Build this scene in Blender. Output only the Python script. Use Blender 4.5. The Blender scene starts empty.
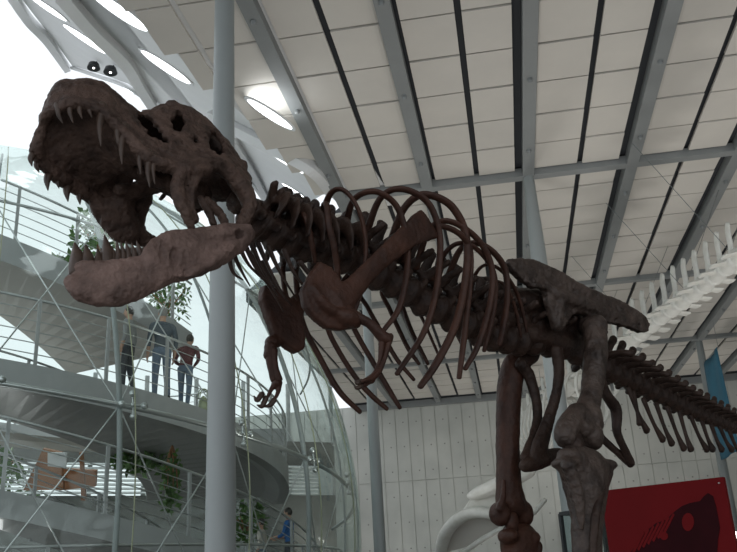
import bpy, bmesh, math, random
import numpy as np
from mathutils import Vector, Matrix, noise as mnoise
random.seed(7)
rng = np.random.default_rng(7)
sc = bpy.context.scene
COL = sc.collection
V = Vector

# ------------------------------------------------------------------ camera
F = 850.0; CX, CY = 368.5, 276.0
R = np.array([[0.98431813, -0.10513214, -0.14165118],
              [0.16881923, 0.32850537, 0.92929236],
              [-0.05116532, -0.93863276, 0.34110211]])      # columns: image right, image down, forward
EYE = np.array([0.0, 0.0, 1.6])
cam_d = bpy.data.cameras.new('camera'); cam = bpy.data.objects.new('camera', cam_d); COL.objects.link(cam)
cam_d.sensor_fit = 'HORIZONTAL'; cam_d.sensor_width = 36.0; cam_d.lens = 36.0 * F / 737.0
cam_d.clip_end = 400
M = Matrix(((R[0, 0], -R[0, 1], -R[0, 2], EYE[0]), (R[1, 0], -R[1, 1], -R[1, 2], EYE[1]),
            (R[2, 0], -R[2, 1], -R[2, 2], EYE[2]), (0, 0, 0, 1)))
cam.matrix_world = M
sc.camera = cam

def ray(px, py): return R @ np.array([px - CX, py - CY, F]) / F
def at(px, py, depth): return EYE + ray(px, py) * depth
def on_z(px, py, z): d = ray(px, py); return EYE + d * ((z - EYE[2]) / d[2])
def proj(p):
    c = R.T @ (np.asarray(p, float) - EYE); return CX + F * c[0] / c[2], CY + F * c[1] / c[2], c[2]

# ------------------------------------------------------------------ materials
def mat(name, color, rough=0.6, metal=0.0, vary=0.0, scale=6.0, color2=None, bump=0.0, bscale=30.0, spec=0.5, emit=None, estr=0.0):
    m = bpy.data.materials.new(name); m.use_nodes = True
    nt = m.node_tree; b = nt.nodes['Principled BSDF']
    b.inputs['Base Color'].default_value = (*color, 1); b.inputs['Roughness'].default_value = rough
    b.inputs['Metallic'].default_value = metal; b.inputs['Specular IOR Level'].default_value = spec
    tc = nt.nodes.new('ShaderNodeTexCoord')
    if color2 is not None or vary:
        c2 = color2 if color2 is not None else tuple(max(0, c * (1 - vary)) for c in color)
        n = nt.nodes.new('ShaderNodeTexNoise'); n.inputs['Scale'].default_value = scale; n.inputs['Detail'].default_value = 6
        n.inputs['Roughness'].default_value = 0.65
        r = nt.nodes.new('ShaderNodeValToRGB')
        r.color_ramp.elements[0].position = 0.33; r.color_ramp.elements[1].position = 0.68
        r.color_ramp.elements[0].color = (*c2, 1); r.color_ramp.elements[1].color = (*color, 1)
        nt.links.new(tc.outputs['Object'], n.inputs['Vector']); nt.links.new(n.outputs['Fac'], r.inputs['Fac'])
        nt.links.new(r.outputs['Color'], b.inputs['Base Color'])
    if bump:
        n2 = nt.nodes.new('ShaderNodeTexNoise'); n2.inputs['Scale'].default_value = bscale; n2.inputs['Detail'].default_value = 5
        bp = nt.nodes.new('ShaderNodeBump'); bp.inputs['Strength'].default_value = bump; bp.inputs['Distance'].default_value = 0.02
        nt.links.new(tc.outputs['Object'], n2.inputs['Vector']); nt.links.new(n2.outputs['Fac'], bp.inputs['Height'])
        nt.links.new(bp.outputs['Normal'], b.inputs['Normal'])
    if emit is not None:
        b.inputs['Emission Color'].default_value = (*emit, 1); b.inputs['Emission Strength'].default_value = estr
    return m

MB = dict(
 bone=mat('fossil_bone', (0.050, 0.029, 0.021), 0.50, color2=(0.014, 0.0075, 0.0058), scale=5.0, bump=0.8, bscale=24, spec=0.22),
 rust=mat('fossil_bone_reddish', (0.066, 0.028, 0.018), 0.48, color2=(0.022, 0.0095, 0.0065), scale=4.0, bump=0.45, bscale=30, spec=0.22),
 skull=mat('fossil_skull', (0.100, 0.062, 0.048), 0.55, color2=(0.026, 0.0155, 0.012), scale=7.0, bump=1.0, bscale=28, spec=0.2),
 hip=mat('fossil_hip', (0.080, 0.056, 0.045), 0.45, color2=(0.020, 0.013, 0.0105), scale=6.0, bump=0.9, bscale=22, spec=0.3),
 jaw=mat('fossil_bone_pale', (0.180, 0.118, 0.100), 0.55, color2=(0.072, 0.046, 0.038), scale=6.0, bump=0.8, bscale=30, spec=0.2),
 tooth=mat('fossil_tooth', (0.066, 0.042, 0.031), 0.38, color2=(0.030, 0.018, 0.013), scale=9.0, bump=0.15, spec=0.3),
 whale=mat('pale_whale_bone', (0.80, 0.80, 0.76), 0.6, color2=(0.66, 0.66, 0.61), scale=2.0),
 steel=mat('grey_painted_steel', (0.25, 0.265, 0.265), 0.5, vary=0.08, scale=1.5),
 colm=mat('column_paint', (0.30, 0.33, 0.33), 0.40, vary=0.06, scale=1.2),
 panel=mat('ceiling_panel', (0.66, 0.63, 0.575), 0.75, color2=(0.60, 0.575, 0.53), scale=0.5),
 slit=mat('ceiling_void', (0.030, 0.034, 0.040), 0.8),
 white=mat('white_paint', (0.74, 0.75, 0.75), 0.55, vary=0.06, scale=0.8),
 soffit=mat('soffit_paint', (0.56, 0.53, 0.49), 0.7, vary=0.08, scale=0.7),
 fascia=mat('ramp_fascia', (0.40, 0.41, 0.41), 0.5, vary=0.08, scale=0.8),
 rail=mat('brushed_rail', (0.55, 0.57, 0.57), 0.28, metal=0.9),
 darkrail=mat('dark_rail', (0.20, 0.22, 0.22), 0.4, metal=0.4),
 floor=mat('floor_stone', (0.27, 0.26, 0.245), 0.45, vary=0.12, scale=1.0),
 red=mat('red_panel', (0.135, 0.0045, 0.006), 0.65, vary=0.12, scale=2.0, spec=0.12),
 redink=mat('dark_print', (0.030, 0.003, 0.005), 0.7, vary=0.3, scale=4.0, spec=0.1),
 blue=mat('blue_fabric', (0.045, 0.19, 0.29), 0.8, vary=0.25, scale=0.6),
 black=mat('black_plastic', (0.02, 0.021, 0.024), 0.4),
 wood=mat('orange_timber', (0.38, 0.17, 0.065), 0.5, color2=(0.24, 0.10, 0.04), scale=1.6),
 leaf=mat('leaf_green', (0.12, 0.26, 0.045), 0.55, color2=(0.04, 0.10, 0.02), scale=7.0),
 skin=mat('skin', (0.50, 0.30, 0.21), 0.55),
 hair=mat('hair_grey', (0.25, 0.24, 0.23), 0.7), hairdark=mat('hair_dark', (0.03, 0.025, 0.022), 0.6),
 shirt1=mat('grey_shirt', (0.30, 0.31, 0.31), 0.8, vary=0.2, scale=9), shirt2=mat('slate_shirt', (0.10, 0.125, 0.15), 0.8, vary=0.2, scale=9),
 shirt3=mat('maroon_shirt', (0.13, 0.035, 0.04), 0.8, vary=0.2, scale=9), shirt4=mat('blue_shirt', (0.02, 0.14, 0.42), 0.8, vary=0.2, scale=9),
 shirt5=mat('cream_shirt', (0.62, 0.58, 0.52), 0.8, vary=0.1, scale=9),
 jeans=mat('denim', (0.17, 0.23, 0.31), 0.85, vary=0.2, scale=12), trousers=mat('dark_trousers', (0.06, 0.065, 0.075), 0.85),
 bag=mat('pale_green_bag', (0.50, 0.56, 0.36), 0.7, vary=0.2, scale=8),
 lamp=mat('lit_lens', (0.9, 0.9, 0.9), 0.4, emit=(1.0, 0.95, 0.90), estr=6.0),
 skyl=mat('lit_skylight', (0.9, 0.9, 0.9), 0.4, emit=(0.93, 0.97, 1.0), estr=2.6),
 joint=mat('glass_seal', (0.30, 0.34, 0.22), 0.5),
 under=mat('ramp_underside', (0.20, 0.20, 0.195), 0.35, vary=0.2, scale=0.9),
 wallgrey=mat('dim_wall', (0.17, 0.165, 0.155), 0.6, vary=0.25, scale=0.6),
 granite=mat('plinth_stone', (0.20, 0.19, 0.18), 0.5, vary=0.2, scale=5),
)

def concrete_wall_material():
    m = bpy.data.materials.new('board_marked_concrete'); m.use_nodes = True
    nt = m.node_tree; b = nt.nodes['Principled BSDF']; b.inputs['Roughness'].default_value = 0.8
    tc = nt.nodes.new('ShaderNodeTexCoord'); sp = nt.nodes.new('ShaderNodeSeparateXYZ')
    nt.links.new(tc.outputs['Object'], sp.inputs[0])
    def mth(op, a, bb=None, cc=None):
        n = nt.nodes.new('ShaderNodeMath'); n.operation = op
        for i, v in enumerate((a, bb, cc)):
            if v is None: continue
            if isinstance(v, (int, float)): n.inputs[i].default_value = v
            else: nt.links.new(v, n.inputs[i])
        return n.outputs[0]
    n = nt.nodes.new('ShaderNodeTexNoise'); n.inputs['Scale'].default_value = 0.55; n.inputs['Detail'].default_value = 8
    nt.links.new(tc.outputs['Object'], n.inputs['Vector'])
    r = nt.nodes.new('ShaderNodeValToRGB'); r.color_ramp.elements[0].position = 0.3; r.color_ramp.elements[1].position = 0.72
    r.color_ramp.elements[0].color = (0.47, 0.485, 0.455, 1); r.color_ramp.elements[1].color = (0.61, 0.62, 0.58, 1)
    nt.links.new(n.outputs['Fac'], r.inputs['Fac'])
    # tie holes, a pair of dots per board
    fx = mth('FRACT', mth('DIVIDE', sp.outputs['X'], 0.72)); fz = mth('FRACT', mth('DIVIDE', sp.outputs['Z'], 1.3))
    dx = mth('MULTIPLY', mth('SUBTRACT', fx, 0.35), 0.72); dz = mth('MULTIPLY', mth('SUBTRACT', fz, 0.5), 1.3)
    d = mth('SQRT', mth('ADD', mth('MULTIPLY', dx, dx), mth('MULTIPLY', dz, dz)))
    hole = mth('LESS_THAN', d, 0.04)
    mix = nt.nodes.new('ShaderNodeMixRGB'); nt.links.new(hole, mix.inputs['Fac']); nt.links.new(r.outputs['Color'], mix.inputs['Color1'])
    mix.inputs['Color2'].default_value = (0.27, 0.27, 0.255, 1)
    nt.links.new(mix.outputs['Color'], b.inputs['Base Color'])
    return m
MB['concrete'] = concrete_wall_material()

def glass_material():
    m = bpy.data.materials.new('dome_glass'); m.use_nodes = True
    nt = m.node_tree; nt.nodes.clear()
    out = nt.nodes.new('ShaderNodeOutputMaterial'); mx = nt.nodes.new('ShaderNodeMixShader')
    tr = nt.nodes.new('ShaderNodeBsdfTransparent'); tr.inputs['Color'].default_value = (0.90, 0.95, 0.93, 1)
    gl = nt.nodes.new('ShaderNodeBsdfGlossy'); gl.inputs['Roughness'].default_value = 0.06; gl.inputs['Color'].default_value = (0.86, 0.95, 0.92, 1)
    fr = nt.nodes.new('ShaderNodeFresnel'); fr.inputs['IOR'].default_value = 1.5
    ge = nt.nodes.new('ShaderNodeNewGeometry'); mr = nt.nodes.new('ShaderNodeMapRange')
    mr.inputs['To Min'].default_value = 1.5; mr.inputs['To Max'].default_value = 1 / 1.5
    nt.links.new(ge.outputs['Backfacing'], mr.inputs['Value']); nt.links.new(mr.outputs['Result'], fr.inputs['IOR'])
    tc = nt.nodes.new('ShaderNodeTexCoord'); n = nt.nodes.new('ShaderNodeTexNoise'); n.inputs['Scale'].default_value = 0.8
    n.inputs['Detail'].default_value = 2
    bp = nt.nodes.new('ShaderNodeBump'); bp.inputs['Strength'].default_value = 0.30; bp.inputs['Distance'].default_value = 0.25
    nt.links.new(tc.outputs['Object'], n.inputs['Vector']); nt.links.new(n.outputs['Fac'], bp.inputs['Height'])
    nt.links.new(bp.outputs['Normal'], gl.inputs['Normal'])
    nt.links.new(fr.outputs[0], mx.inputs[0]); nt.links.new(tr.outputs[0], mx.inputs[1]); nt.links.new(gl.outputs[0], mx.inputs[2])
    nt.links.new(mx.outputs[0], out.inputs[0])
    return m
MB['glass'] = glass_material()

# ------------------------------------------------------------------ object helpers
def link_mesh(name, me, parent=None, material=None, loc=None):
    o = bpy.data.objects.new(name, me); COL.objects.link(o)
    if material is not None:
        me.materials.clear(); me.materials.append(material)
    if loc is not None: o.location = loc
    if parent is not None: o.parent = parent
    return o
def tag(o, label, cat, group=None, kind=None):
    if label: o['label'] = label
    if cat: o['category'] = cat
    if group: o['group'] = group
    if kind: o['kind'] = kind
    return o
def empty(name, label, cat, loc=(0, 0, 0), group=None):
    o = bpy.data.objects.new(name, None); COL.objects.link(o); o.location = loc; o.empty_display_size = 0.2
    return tag(o, label, cat, group)
def struct(o): o['kind'] = 'structure'; return o

class Geo:
    """collects raw closed pieces in world space"""
    def __init__(s): s.v = []; s.f = []
    def add(s, vs, fs):
        o = len(s.v); s.v += [tuple(map(float, p)) for p in vs]; s.f += [tuple(i + o for i in f) for f in fs]; return s
    def box(s, lo, hi):
        (a, b, c), (d, e, g) = lo, hi
        return s.add([(a, b, c), (d, b, c), (d, e, c), (a, e, c), (a, b, g), (d, b, g), (d, e, g), (a, e, g)],
                     [(0, 3, 2, 1), (4, 5, 6, 7), (0, 1, 5, 4), (1, 2, 6, 5), (2, 3, 7, 6), (3, 0, 4, 7)])
    def hexa(s, bottom, top):
        return s.add(list(bottom) + list(top), [(0, 3, 2, 1), (4, 5, 6, 7), (0, 1, 5, 4), (1, 2, 6, 5), (2, 3, 7, 6), (3, 0, 4, 7)])
    def beam(s, p, q, w, h, up=(0, 0, 1)):
        p, q = V(p), V(q); t = (q - p).normalized(); u = V(up); a = t.cross(u).normalized(); b = a.cross(t).normalized()
        c = lambda o: [o + a * w / 2 + b * h / 2, o - a * w / 2 + b * h / 2, o - a * w / 2 - b * h / 2, o + a * w / 2 - b * h / 2]
        return s.hexa(c(p), c(q))
    def tube(s, pts, rad, seg=10, n=None, ref=None, rad2=None, cap=True):
        """swept elliptical tube through pts; rad along ref x t, rad2 along ref"""
        P = np.array([np.asarray(p, float) for p in pts]); k = len(P)
        r1 = np.array(rad if hasattr(rad, '__len__') else [rad] * k, float)
        r2 = r1 if rad2 is None else np.array(rad2 if hasattr(rad2, '__len__') else [rad2] * k, float)
        Q = np.concatenate([P, r1[:, None], r2[:, None]], 1)
        if k > 2: Q = catmull(Q, n or max(2, 5))
        elif n: Q = np.array([Q[0] + (Q[1] - Q[0]) * i / n for i in range(n + 1)])
        m = len(Q); T = np.gradient(Q[:, :3], axis=0); T /= np.linalg.norm(T, axis=1)[:, None] + 1e-12
        rf = np.array(ref, float) if ref is not None else None
        vs = []; fs = []
        prev = None
        frames = []
        for i in range(m):
            t = T[i]
            if rf is not None: b = rf - t * (rf @ t)
            elif prev is None:
                g = np.array([0, 0, 1.0]) if abs(t[2]) < 0.9 else np.array([1.0, 0, 0]); b = g - t * (g @ t)
            else: b = prev - t * (prev @ t)
            b /= np.linalg.norm(b) + 1e-12; prev = b; a = np.cross(b, t); frames.append((a, b))
        rings = []
        if cap:
            a, b = frames[0]; e = max(Q[0, 3:5].min(), 1e-4)
            rings.append((Q[0, :3] - T[0] * e * 0.6, Q[0, 3] * 0.6, Q[0, 4] * 0.6, a, b))
        for i in range(m): rings.append((Q[i, :3], Q[i, 3], Q[i, 4], *frames[i]))
        if cap:
            a, b = frames[-1]; e = max(Q[-1, 3:5].min(), 1e-4)
            rings.append((Q[-1, :3] + T[-1] * e * 0.6, Q[-1, 3] * 0.6, Q[-1, 4] * 0.6, a, b))
        for c, x, y, a, b in rings:
            for j in range(seg):
                w = 2 * math.pi * j / seg; vs.append(c + a * x * math.cos(w) + b * y * math.sin(w))
        nr = len(rings)
        for i in range(nr - 1):
            for j in range(seg):
                j2 = (j + 1) % seg; fs.append((i * seg + j, i * seg + j2, (i + 1) * seg + j2, (i + 1) * seg + j))
        fs.append(tuple(range(seg - 1, -1, -1))); fs.append(tuple((nr - 1) * seg + j for j in range(seg)))
        return s.add(vs, fs)
    def ball(s, c, r, axes=None, seg=14, rings=9):
        c = np.asarray(c, float); r = np.array(r if hasattr(r, '__len__') else [r] * 3, float)
        A = np.eye(3) if axes is None else np.stack([np.asarray(a, float) / np.linalg.norm(a) for a in axes], 1)
        vs = []; fs = []
        for i in range(1, rings):
            ph = math.pi * i / rings
            for j in range(seg):
                w = 2 * math.pi * j / seg
                vs.append(c + A @ (r * np.array([math.sin(ph) * math.cos(w), math.sin(ph) * math.sin(w), math.cos(ph)])))
        top = len(vs); vs.append(c + A @ np.array([0, 0, r[2]])); bot = len(vs); vs.append(c - A @ np.array([0, 0, r[2]]))
        for i in range(rings - 2):
            for j in range(seg):
                j2 = (j + 1) % seg; fs.append((i * seg + j, (i + 1) * seg + j, (i + 1) * seg + j2, i * seg + j2))
        for j in range(seg):
            j2 = (j + 1) % seg; fs.append((top, j, j2)); fs.append((bot, (rings - 2) * seg + j2, (rings - 2) * seg + j))
        return s.add(vs, fs)
    def slab(s, pts, nrm, th):
        """outline pts extruded +-th/2 along nrm (th may be per point)"""
        P = [np.asarray(p, float) for p in pts]; k = len(P); nrm = np.asarray(nrm, float)
        t = th if hasattr(th, '__len__') else [th] * k
        vs = [p + nrm * t[i] / 2 for i, p in enumerate(P)] + [p - nrm * t[i] / 2 for i, p in enumerate(P)]
        fs = [tuple(range(k)), tuple(range(2 * k - 1, k - 1, -1))] + [(i, k + i, k + (i + 1) % k, (i + 1) % k) for i in range(k)]
        return s.add(vs, fs)
    def mesh(s, name, smooth=False, origin=None, angle=None):
        me = bpy.data.meshes.new(name)
        vs = s.v if origin is None else [tuple(np.asarray(p) - np.asarray(origin)) for p in s.v]
        me.from_pydata(vs, [], s.f); me.validate(); 
        bm = bmesh.new(); bm.from_mesh(me); bmesh.ops.recalc_face_normals(bm, faces=bm.faces[:]); bm.to_mesh(me); bm.free()
        if smooth: me.polygons.foreach_set('use_smooth', [True] * len(me.polygons))
        if angle:
            me.polygons.foreach_set('use_smooth', [True] * len(me.polygons))
            try: me.set_sharp_from_angle(angle=angle)
            except Exception: pass
        me.update(); return me
    def obj(s, name, material, parent=None, smooth=False, origin=None, angle=None):
        o = link_mesh(name, s.mesh(name, smooth, origin, angle), parent, material)
        return o

def catmull(Q, n):
    out = []; k = len(Q)
    for i in range(k - 1):
        p0 = Q[i - 1] if i else 2 * Q[0] - Q[1]; p1, p2 = Q[i], Q[i + 1]; p3 = Q[i + 2] if i + 2 < k else 2 * Q[-1] - Q[-2]
        for j in range(n):
            t = j / n
            out.append(0.5 * (2 * p1 + (p2 - p0) * t + (2 * p0 - 5 * p1 + 4 * p2 - p3) * t * t + (3 * p1 - p0 - 3 * p2 + p3) * t ** 3))
    out.append(Q[-1]); return np.array(out)

def bake(g, name, voxel, smooth=3, amp=0.0, freq=9.0, origin=None, pits=0.0):
    """union of closed pieces into one organic surface"""
    me = g.mesh(name + '_raw', origin=origin)
    o = bpy.data.objects.new('raw', me); COL.objects.link(o)
    md = o.modifiers.new('r', 'REMESH'); md.mode = 'VOXEL'; md.voxel_size = voxel; md.use_smooth_shade = True
    if smooth:
        sm = o.modifiers.new('s', 'SMOOTH'); sm.iterations = smooth; sm.factor = 0.5
    dg = bpy.context.evaluated_depsgraph_get(); dg.update()
    ev = o.evaluated_get(dg); out = bpy.data.meshes.new_from_object(ev, depsgraph=dg)
    bpy.data.objects.remove(o); bpy.data.meshes.remove(me)
    out.name = name
    if amp:
        for v in out.vertices:
            p = v.co * freq
            d = mnoise.noise(p) + 0.5 * mnoise.noise(p * 2.3) + 0.25 * mnoise.noise(p * 5.1)
            if pits: d -= pits * max(0.0, mnoise.noise(p * 3.1 + V((7, 3, 1))) - 0.25) * 4
            v.co = v.co + v.normal * d * amp
    out.polygons.foreach_set('use_smooth', [True] * len(out.polygons)); out.update()
    return out

# ================================================================== THE TYRANNOSAUR
_t = math.radians(38.0)
FW = -(math.cos(_t) * np.array([0.9856, 0.169, 0]) + math.sin(_t) * np.array([-0.151, 0.9885, 0])); FW /= np.linalg.norm(FW)
LF = np.array([-FW[1], FW[0], 0.0]); UP = np.array([0, 0, 1.0])       # body axes: forward (head), left flank, up
NECK = at(262, 228, 5.9)
def S(px, py, lat=0.0):
    d = ray(px, py); t = ((NECK + LF * lat - EYE) @ LF) / (d @ LF); return EYE + d * t

BASE = np.array([*(S(550, 400)[:2]), 0.42])
trex = empty('dinosaur_skeleton', 'dark brown fossil skeleton of a huge meat-eating dinosaur, jaws gaping, mounted in mid-stride', 'dinosaur skeleton', tuple(BASE))
def tpart(name, me, material, parent=None):
    """me in coordinates relative to BASE"""
    return link_mesh(name, me, parent or trex, material)

# ---- skull frame (fitted pose of the head)
SB = np.array([[-0.554, 0.84, -0.026], [-0.801, -0.516, 0.325], [0.259, 0.205, 0.946]])
SB /= np.linalg.norm(SB, axis=0)
SO = np.array([-1.843, 4.998, 3.926])
def skl(px, py, y):
    d = SB.T @ ray(px, py); o = SB.T @ (EYE - SO); t = (y - o[1]) / d[1]; return o + t * d
def sk(px, py, y): return SO + SB @ skl(px, py, y)
def skw(q): return SO + SB @ np.asarray(q, float)

def build_skull():
    near = [(50, 112, .05), (58, 108, .10), (68, 104, .15), (85, 106, .19), (100, 111, .22), (118, 127, .25), (132, 143, .28), (148, 158, .31), (170, 167, .34), (190, 171, .37), (207, 171, .38), (218, 172, .38), (232, 183, .37), (247, 203, .37)]
    ridge = [(53, 97, .05), (63, 94, .09), (75, 91, .12), (88, 91, .14), (101, 94, .16), (118, 112, .19), (134, 128, .22), (150, 146, .25), (170, 157, .30), (190, 162, .33), (207, 161, .35), (220, 160, .34), (236, 170, .33), (250, 194, .34)]
    roof = [(57, 87, .02), (64, 83, .03), (74, 82, .05), (86, 81, .07), (100, 85, .08), (118, 98, .09), (133, 111, .10), (150, 113, .12), (170, 107, .15), (188, 110, .16), (205, 121, .16), (217, 135, .16), (231, 154, .16), (246, 180, .18)]
    far = [(44, 122, -.05), (39, 136, -.10), (36, 149, -.15), (39, 158, -.19), (46, 166, -.22), (56, 175, -.25), (67, 182, -.28), (82, 190, -.31), (95, 199, -.34), (105, 212, -.36), (115, 226, -.37), (124, 234, -.37), (134, 240, -.37), (145, 243, -.36)]
    st = []
    for i in range(len(near)):
        N, Rg, Rf = skl(*near[i]), skl(*ridge[i]), skl(*roof[i])
        Fm = skl(*far[i])
        Rf2 = Rf * np.array([1, -1, 1]); k = Fm - N * np.array([1, -1, 1])
        Rg2 = Rg * np.array([1, -1, 1]) + k * 0.75
        st.append(np.array([N, N * .45 + Rg * .55, Rg, Rf, Rf2 + k * .05, Rg2, Fm * .45 + Rg2 * .55, Fm]))
    st = np.array(st)                                   # stations x arch x 3
    arch = np.array([catmull(s, 9) for s in st])        # 14 x 43
    nv = arch.shape[1]
    full = np.stack([catmull(arch[:, j], 9) for j in range(nv)], 1)   # 79 x 43
    nu = full.shape[0]
    # openings in the side of the skull, tested where they show and mirrored to the other side
    holes = [(178, 124, 8.0, 9.0, 0), (149, 127, 6.5, 19.0, -0.72), (215, 144, 7.5, 12.5, -0.35), (166, 140, 3.2, 4.0, 0), (196, 140, 3, 4, 0)]
    W = np.array([[skw(full[i, j]) for j in range(nv)] for i in range(nu)])
    keep = np.ones((nu - 1, nv - 1), bool)
    for i in range(nu - 1):
        for j in range(nv - 1):
            c = (W[i, j] + W[i + 1, j] + W[i, j + 1] + W[i + 1, j + 1]) / 4; x, y, _ = proj(c)
            if j > nv // 2 + 2:                          # the side opening of the far cheek, seen through the mouth
                if ((x - 166) / 25) ** 2 + ((y - 218) / 21) ** 2 < 1: keep[i, j] = False
            if j < nv // 2 - 2:
                for hx, hy, rx, ry, a in holes:
                    dx, dy = x - hx, y - hy; ca, sa = math.cos(a), math.sin(a)
                    if ((dx * ca + dy * sa) / rx) ** 2 + ((-dx * sa + dy * ca) / ry) ** 2 < 1:
                        keep[i, j] = False; keep[i, nv - 2 - j] = False
    bm = bmesh.new(); vv = [[bm.verts.new(W[i, j] - BASE) for j in range(nv)] for i in range(nu)]
    for i in range(nu - 1):
        for j in range(nv - 1):
            if keep[i, j]: bm.faces.new((vv[i][j], vv[i + 1][j], vv[i + 1][j + 1], vv[i][j + 1]))
    bm.faces.new([vv[0][j] for j in range(nv)])
    # roof of the mouth, vaulted between the two tooth rows
    pal = []
    for i in range(4, nu - 48):
        a, b = full[i, 0], full[i, -1]; row = []
        for u in np.linspace(.06, .94, 13):
            q = a + (b - a) * u; q = q + np.array([0, 0, .045 + .075 * math.sin(math.pi * u)]); row.append(bm.verts.new(skw(q) - BASE))
        pal.append(row)
    for i in range(len(pal) - 1):
        for j in range(12): bm.faces.new((pal[i][j], pal[i][j + 1], pal[i + 1][j + 1], pal[i + 1][j]))
    bmesh.ops.delete(bm, geom=[v for v in bm.verts if not v.link_faces], context='VERTS')
    bmesh.ops.recalc_face_normals(bm, faces=bm.faces[:])
    me = bpy.data.meshes.new('shell'); bm.to_mesh(me); bm.free()
    o = bpy.data.objects.new('shell', me); COL.objects.link(o)
    sd = o.modifiers.new('t', 'SOLIDIFY'); sd.thickness = 0.045; sd.offset = 0
    dg = bpy.context.evaluated_depsgraph_get(); dg.update()
    m2 = bpy.data.meshes.new_from_object(o.evaluated_get(dg), depsgraph=dg)
    g = Geo(); g.add([np.array(v.co) + BASE for v in m2.vertices], [tuple(p.vertices) for p in m2.polygons])
    bpy.data.objects.remove(o)
    # thick tooth-bearing rims
    g.tube([sk(*p) for p in near[:11]], [.03, .034, .036, .038, .04, .042, .044, .046, .046, .044, .042], seg=10)
    g.tube([sk(*p) for p in ridge[:11]], [.02, .026, .03, .034, .036, .036, .034, .036, .040, .042, .04], seg=10)
    g.tube([sk(*p) for p in far], [.03, .034, .038, .042, .045, .048, .05, .052, .055, .055, .05, .045, .04, .03], seg=10)
    g.tube([sk(50, 112, .05), sk(45, 117, 0), sk(44, 122, -.05)], .034)
    # rear cheek arch to the jaw joint, struts of the cheek
    g.tube([sk(186, 166, .37), sk(210, 164, .37), sk(230, 173, .36), sk(245, 193, .36), sk(251, 208, .37)], [.042, .05, .062, .062, .052])
    g.tube([sk(250, 205, .37), sk(246, 218, .35), sk(240, 226, .33)], [.05, .05, .045])
    g.tube([sk(204, 165, .36), sk(194, 183, .36), sk(190, 203, .36), sk(196, 222, .34)], [.05, .036, .03, .026], rad2=[.03, .03, .025, .02])
    g.tube([sk(184, 168, .35), sk(178, 184, .35), sk(180, 202, .35), sk(188, 218, .35), sk(193, 230, .34)], [.05, .045, .04, .032, .024])
    g.tube([sk(200, 198, .3), sk(208, 212, .3), sk(214, 224, .3)], [.028, .026, .024])
    g.tube([sk(206, 200, .26), sk(220, 214, .26), sk(226, 226, .26)], [.034, .03, .026])
    # raised rim round the eye socket, rough bumps along the nose
    yo = lambda py: .15 + .15 * (py - 107) / 50
    g.tube([sk(178 + 10 * math.cos(w), 124 + 11 * math.sin(w), yo(124 + 11 * math.sin(w)) + .012) for w in np.linspace(0, 2 * math.pi, 15)], .022, seg=8)
    for x, y in ((66, 88), (78, 86), (92, 88), (103, 92), (113, 99), (124, 107), (136, 113), (150, 116)): g.ball(sk(x, y, .11), (.045, .03, .022), axes=[SB[:, 0], SB[:, 1], SB[:, 2]], seg=8, rings=6)
    for x, y, q in ((92, 98, .16), (108, 106, .18), (124, 122, .21), (138, 134, .23), (156, 150, .27), (176, 160, .31), (196, 163, .35)): g.ball(sk(x, y, q), (.06, .03, .024), axes=[SB[:, 0], SB[:, 1], SB[:, 2]], seg=8, rings=6)
    g.tube([sk(206, 132, .2), sk(205, 146, .27), sk(204, 160, .33)], [.03, .028, .034]); g.tube([sk(224, 142, .19), sk(228, 160, .28), sk(232, 174, .34)], [.03, .026, .034])
    # brow boss, crest behind
    g.ball(sk(176, 109, .16), (.085, .05, .04), axes=[SB[:, 0], SB[:, 1], SB[:, 2]])
    g.ball(sk(186, 112, .17), (.06, .05, .04), axes=[SB[:, 0], SB[:, 1], SB[:, 2]])
    g.ball(sk(238, 170, .16), (.05, .09, .07), axes=[SB[:, 0], SB[:, 1], SB[:, 2]])
    # braincase and palate
    g.ball(sk(217, 178, 0), (.20, .15, .17), axes=[SB[:, 0], SB[:, 1], SB[:, 2]])
    g.ball(sk(216, 150, 0), (.16, .11, .12), axes=[SB[:, 0], SB[:, 1], SB[:, 2]]); g.ball(sk(240, 200, .15), (.08, .12, .10), axes=[SB[:, 0], SB[:, 1], SB[:, 2]])
    g.tube([sk(110, 158, 0), sk(135, 170, 0), sk(165, 178, 0), sk(200, 195, 0)], [.03, .06, .10, .10])
    g.tube([sk(140, 172, .12), sk(158, 180, .14), sk(176, 186, .16), sk(188, 200, .2)], [.03, .05, .06, .04])
    g.tube([sk(118, 190, -.16), sk(136, 190, -.15), sk(160, 182, -.1)], [.04, .06, .07])
    # cheek of the other side hanging behind the mouth
    g.tube([sk(94, 198, -.33), sk(106, 214, -.36), sk(115, 228, -.37), sk(122, 238, -.37)], [.05, .075, .07, .05])
    g.tube([sk(118, 202, -.28), sk(126, 220, -.32), sk(131, 236, -.34)], [.11, .10, .06])
    g.tube([sk(143, 198, -.22), sk(137, 216, -.3), sk(140, 232, -.33), sk(148, 242, -.34)], [.07, .06, .045, .03])
    return bake(g, 'cranium', 0.014, 1, 0.0095, 13, origin=BASE, pits=0.9)

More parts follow.
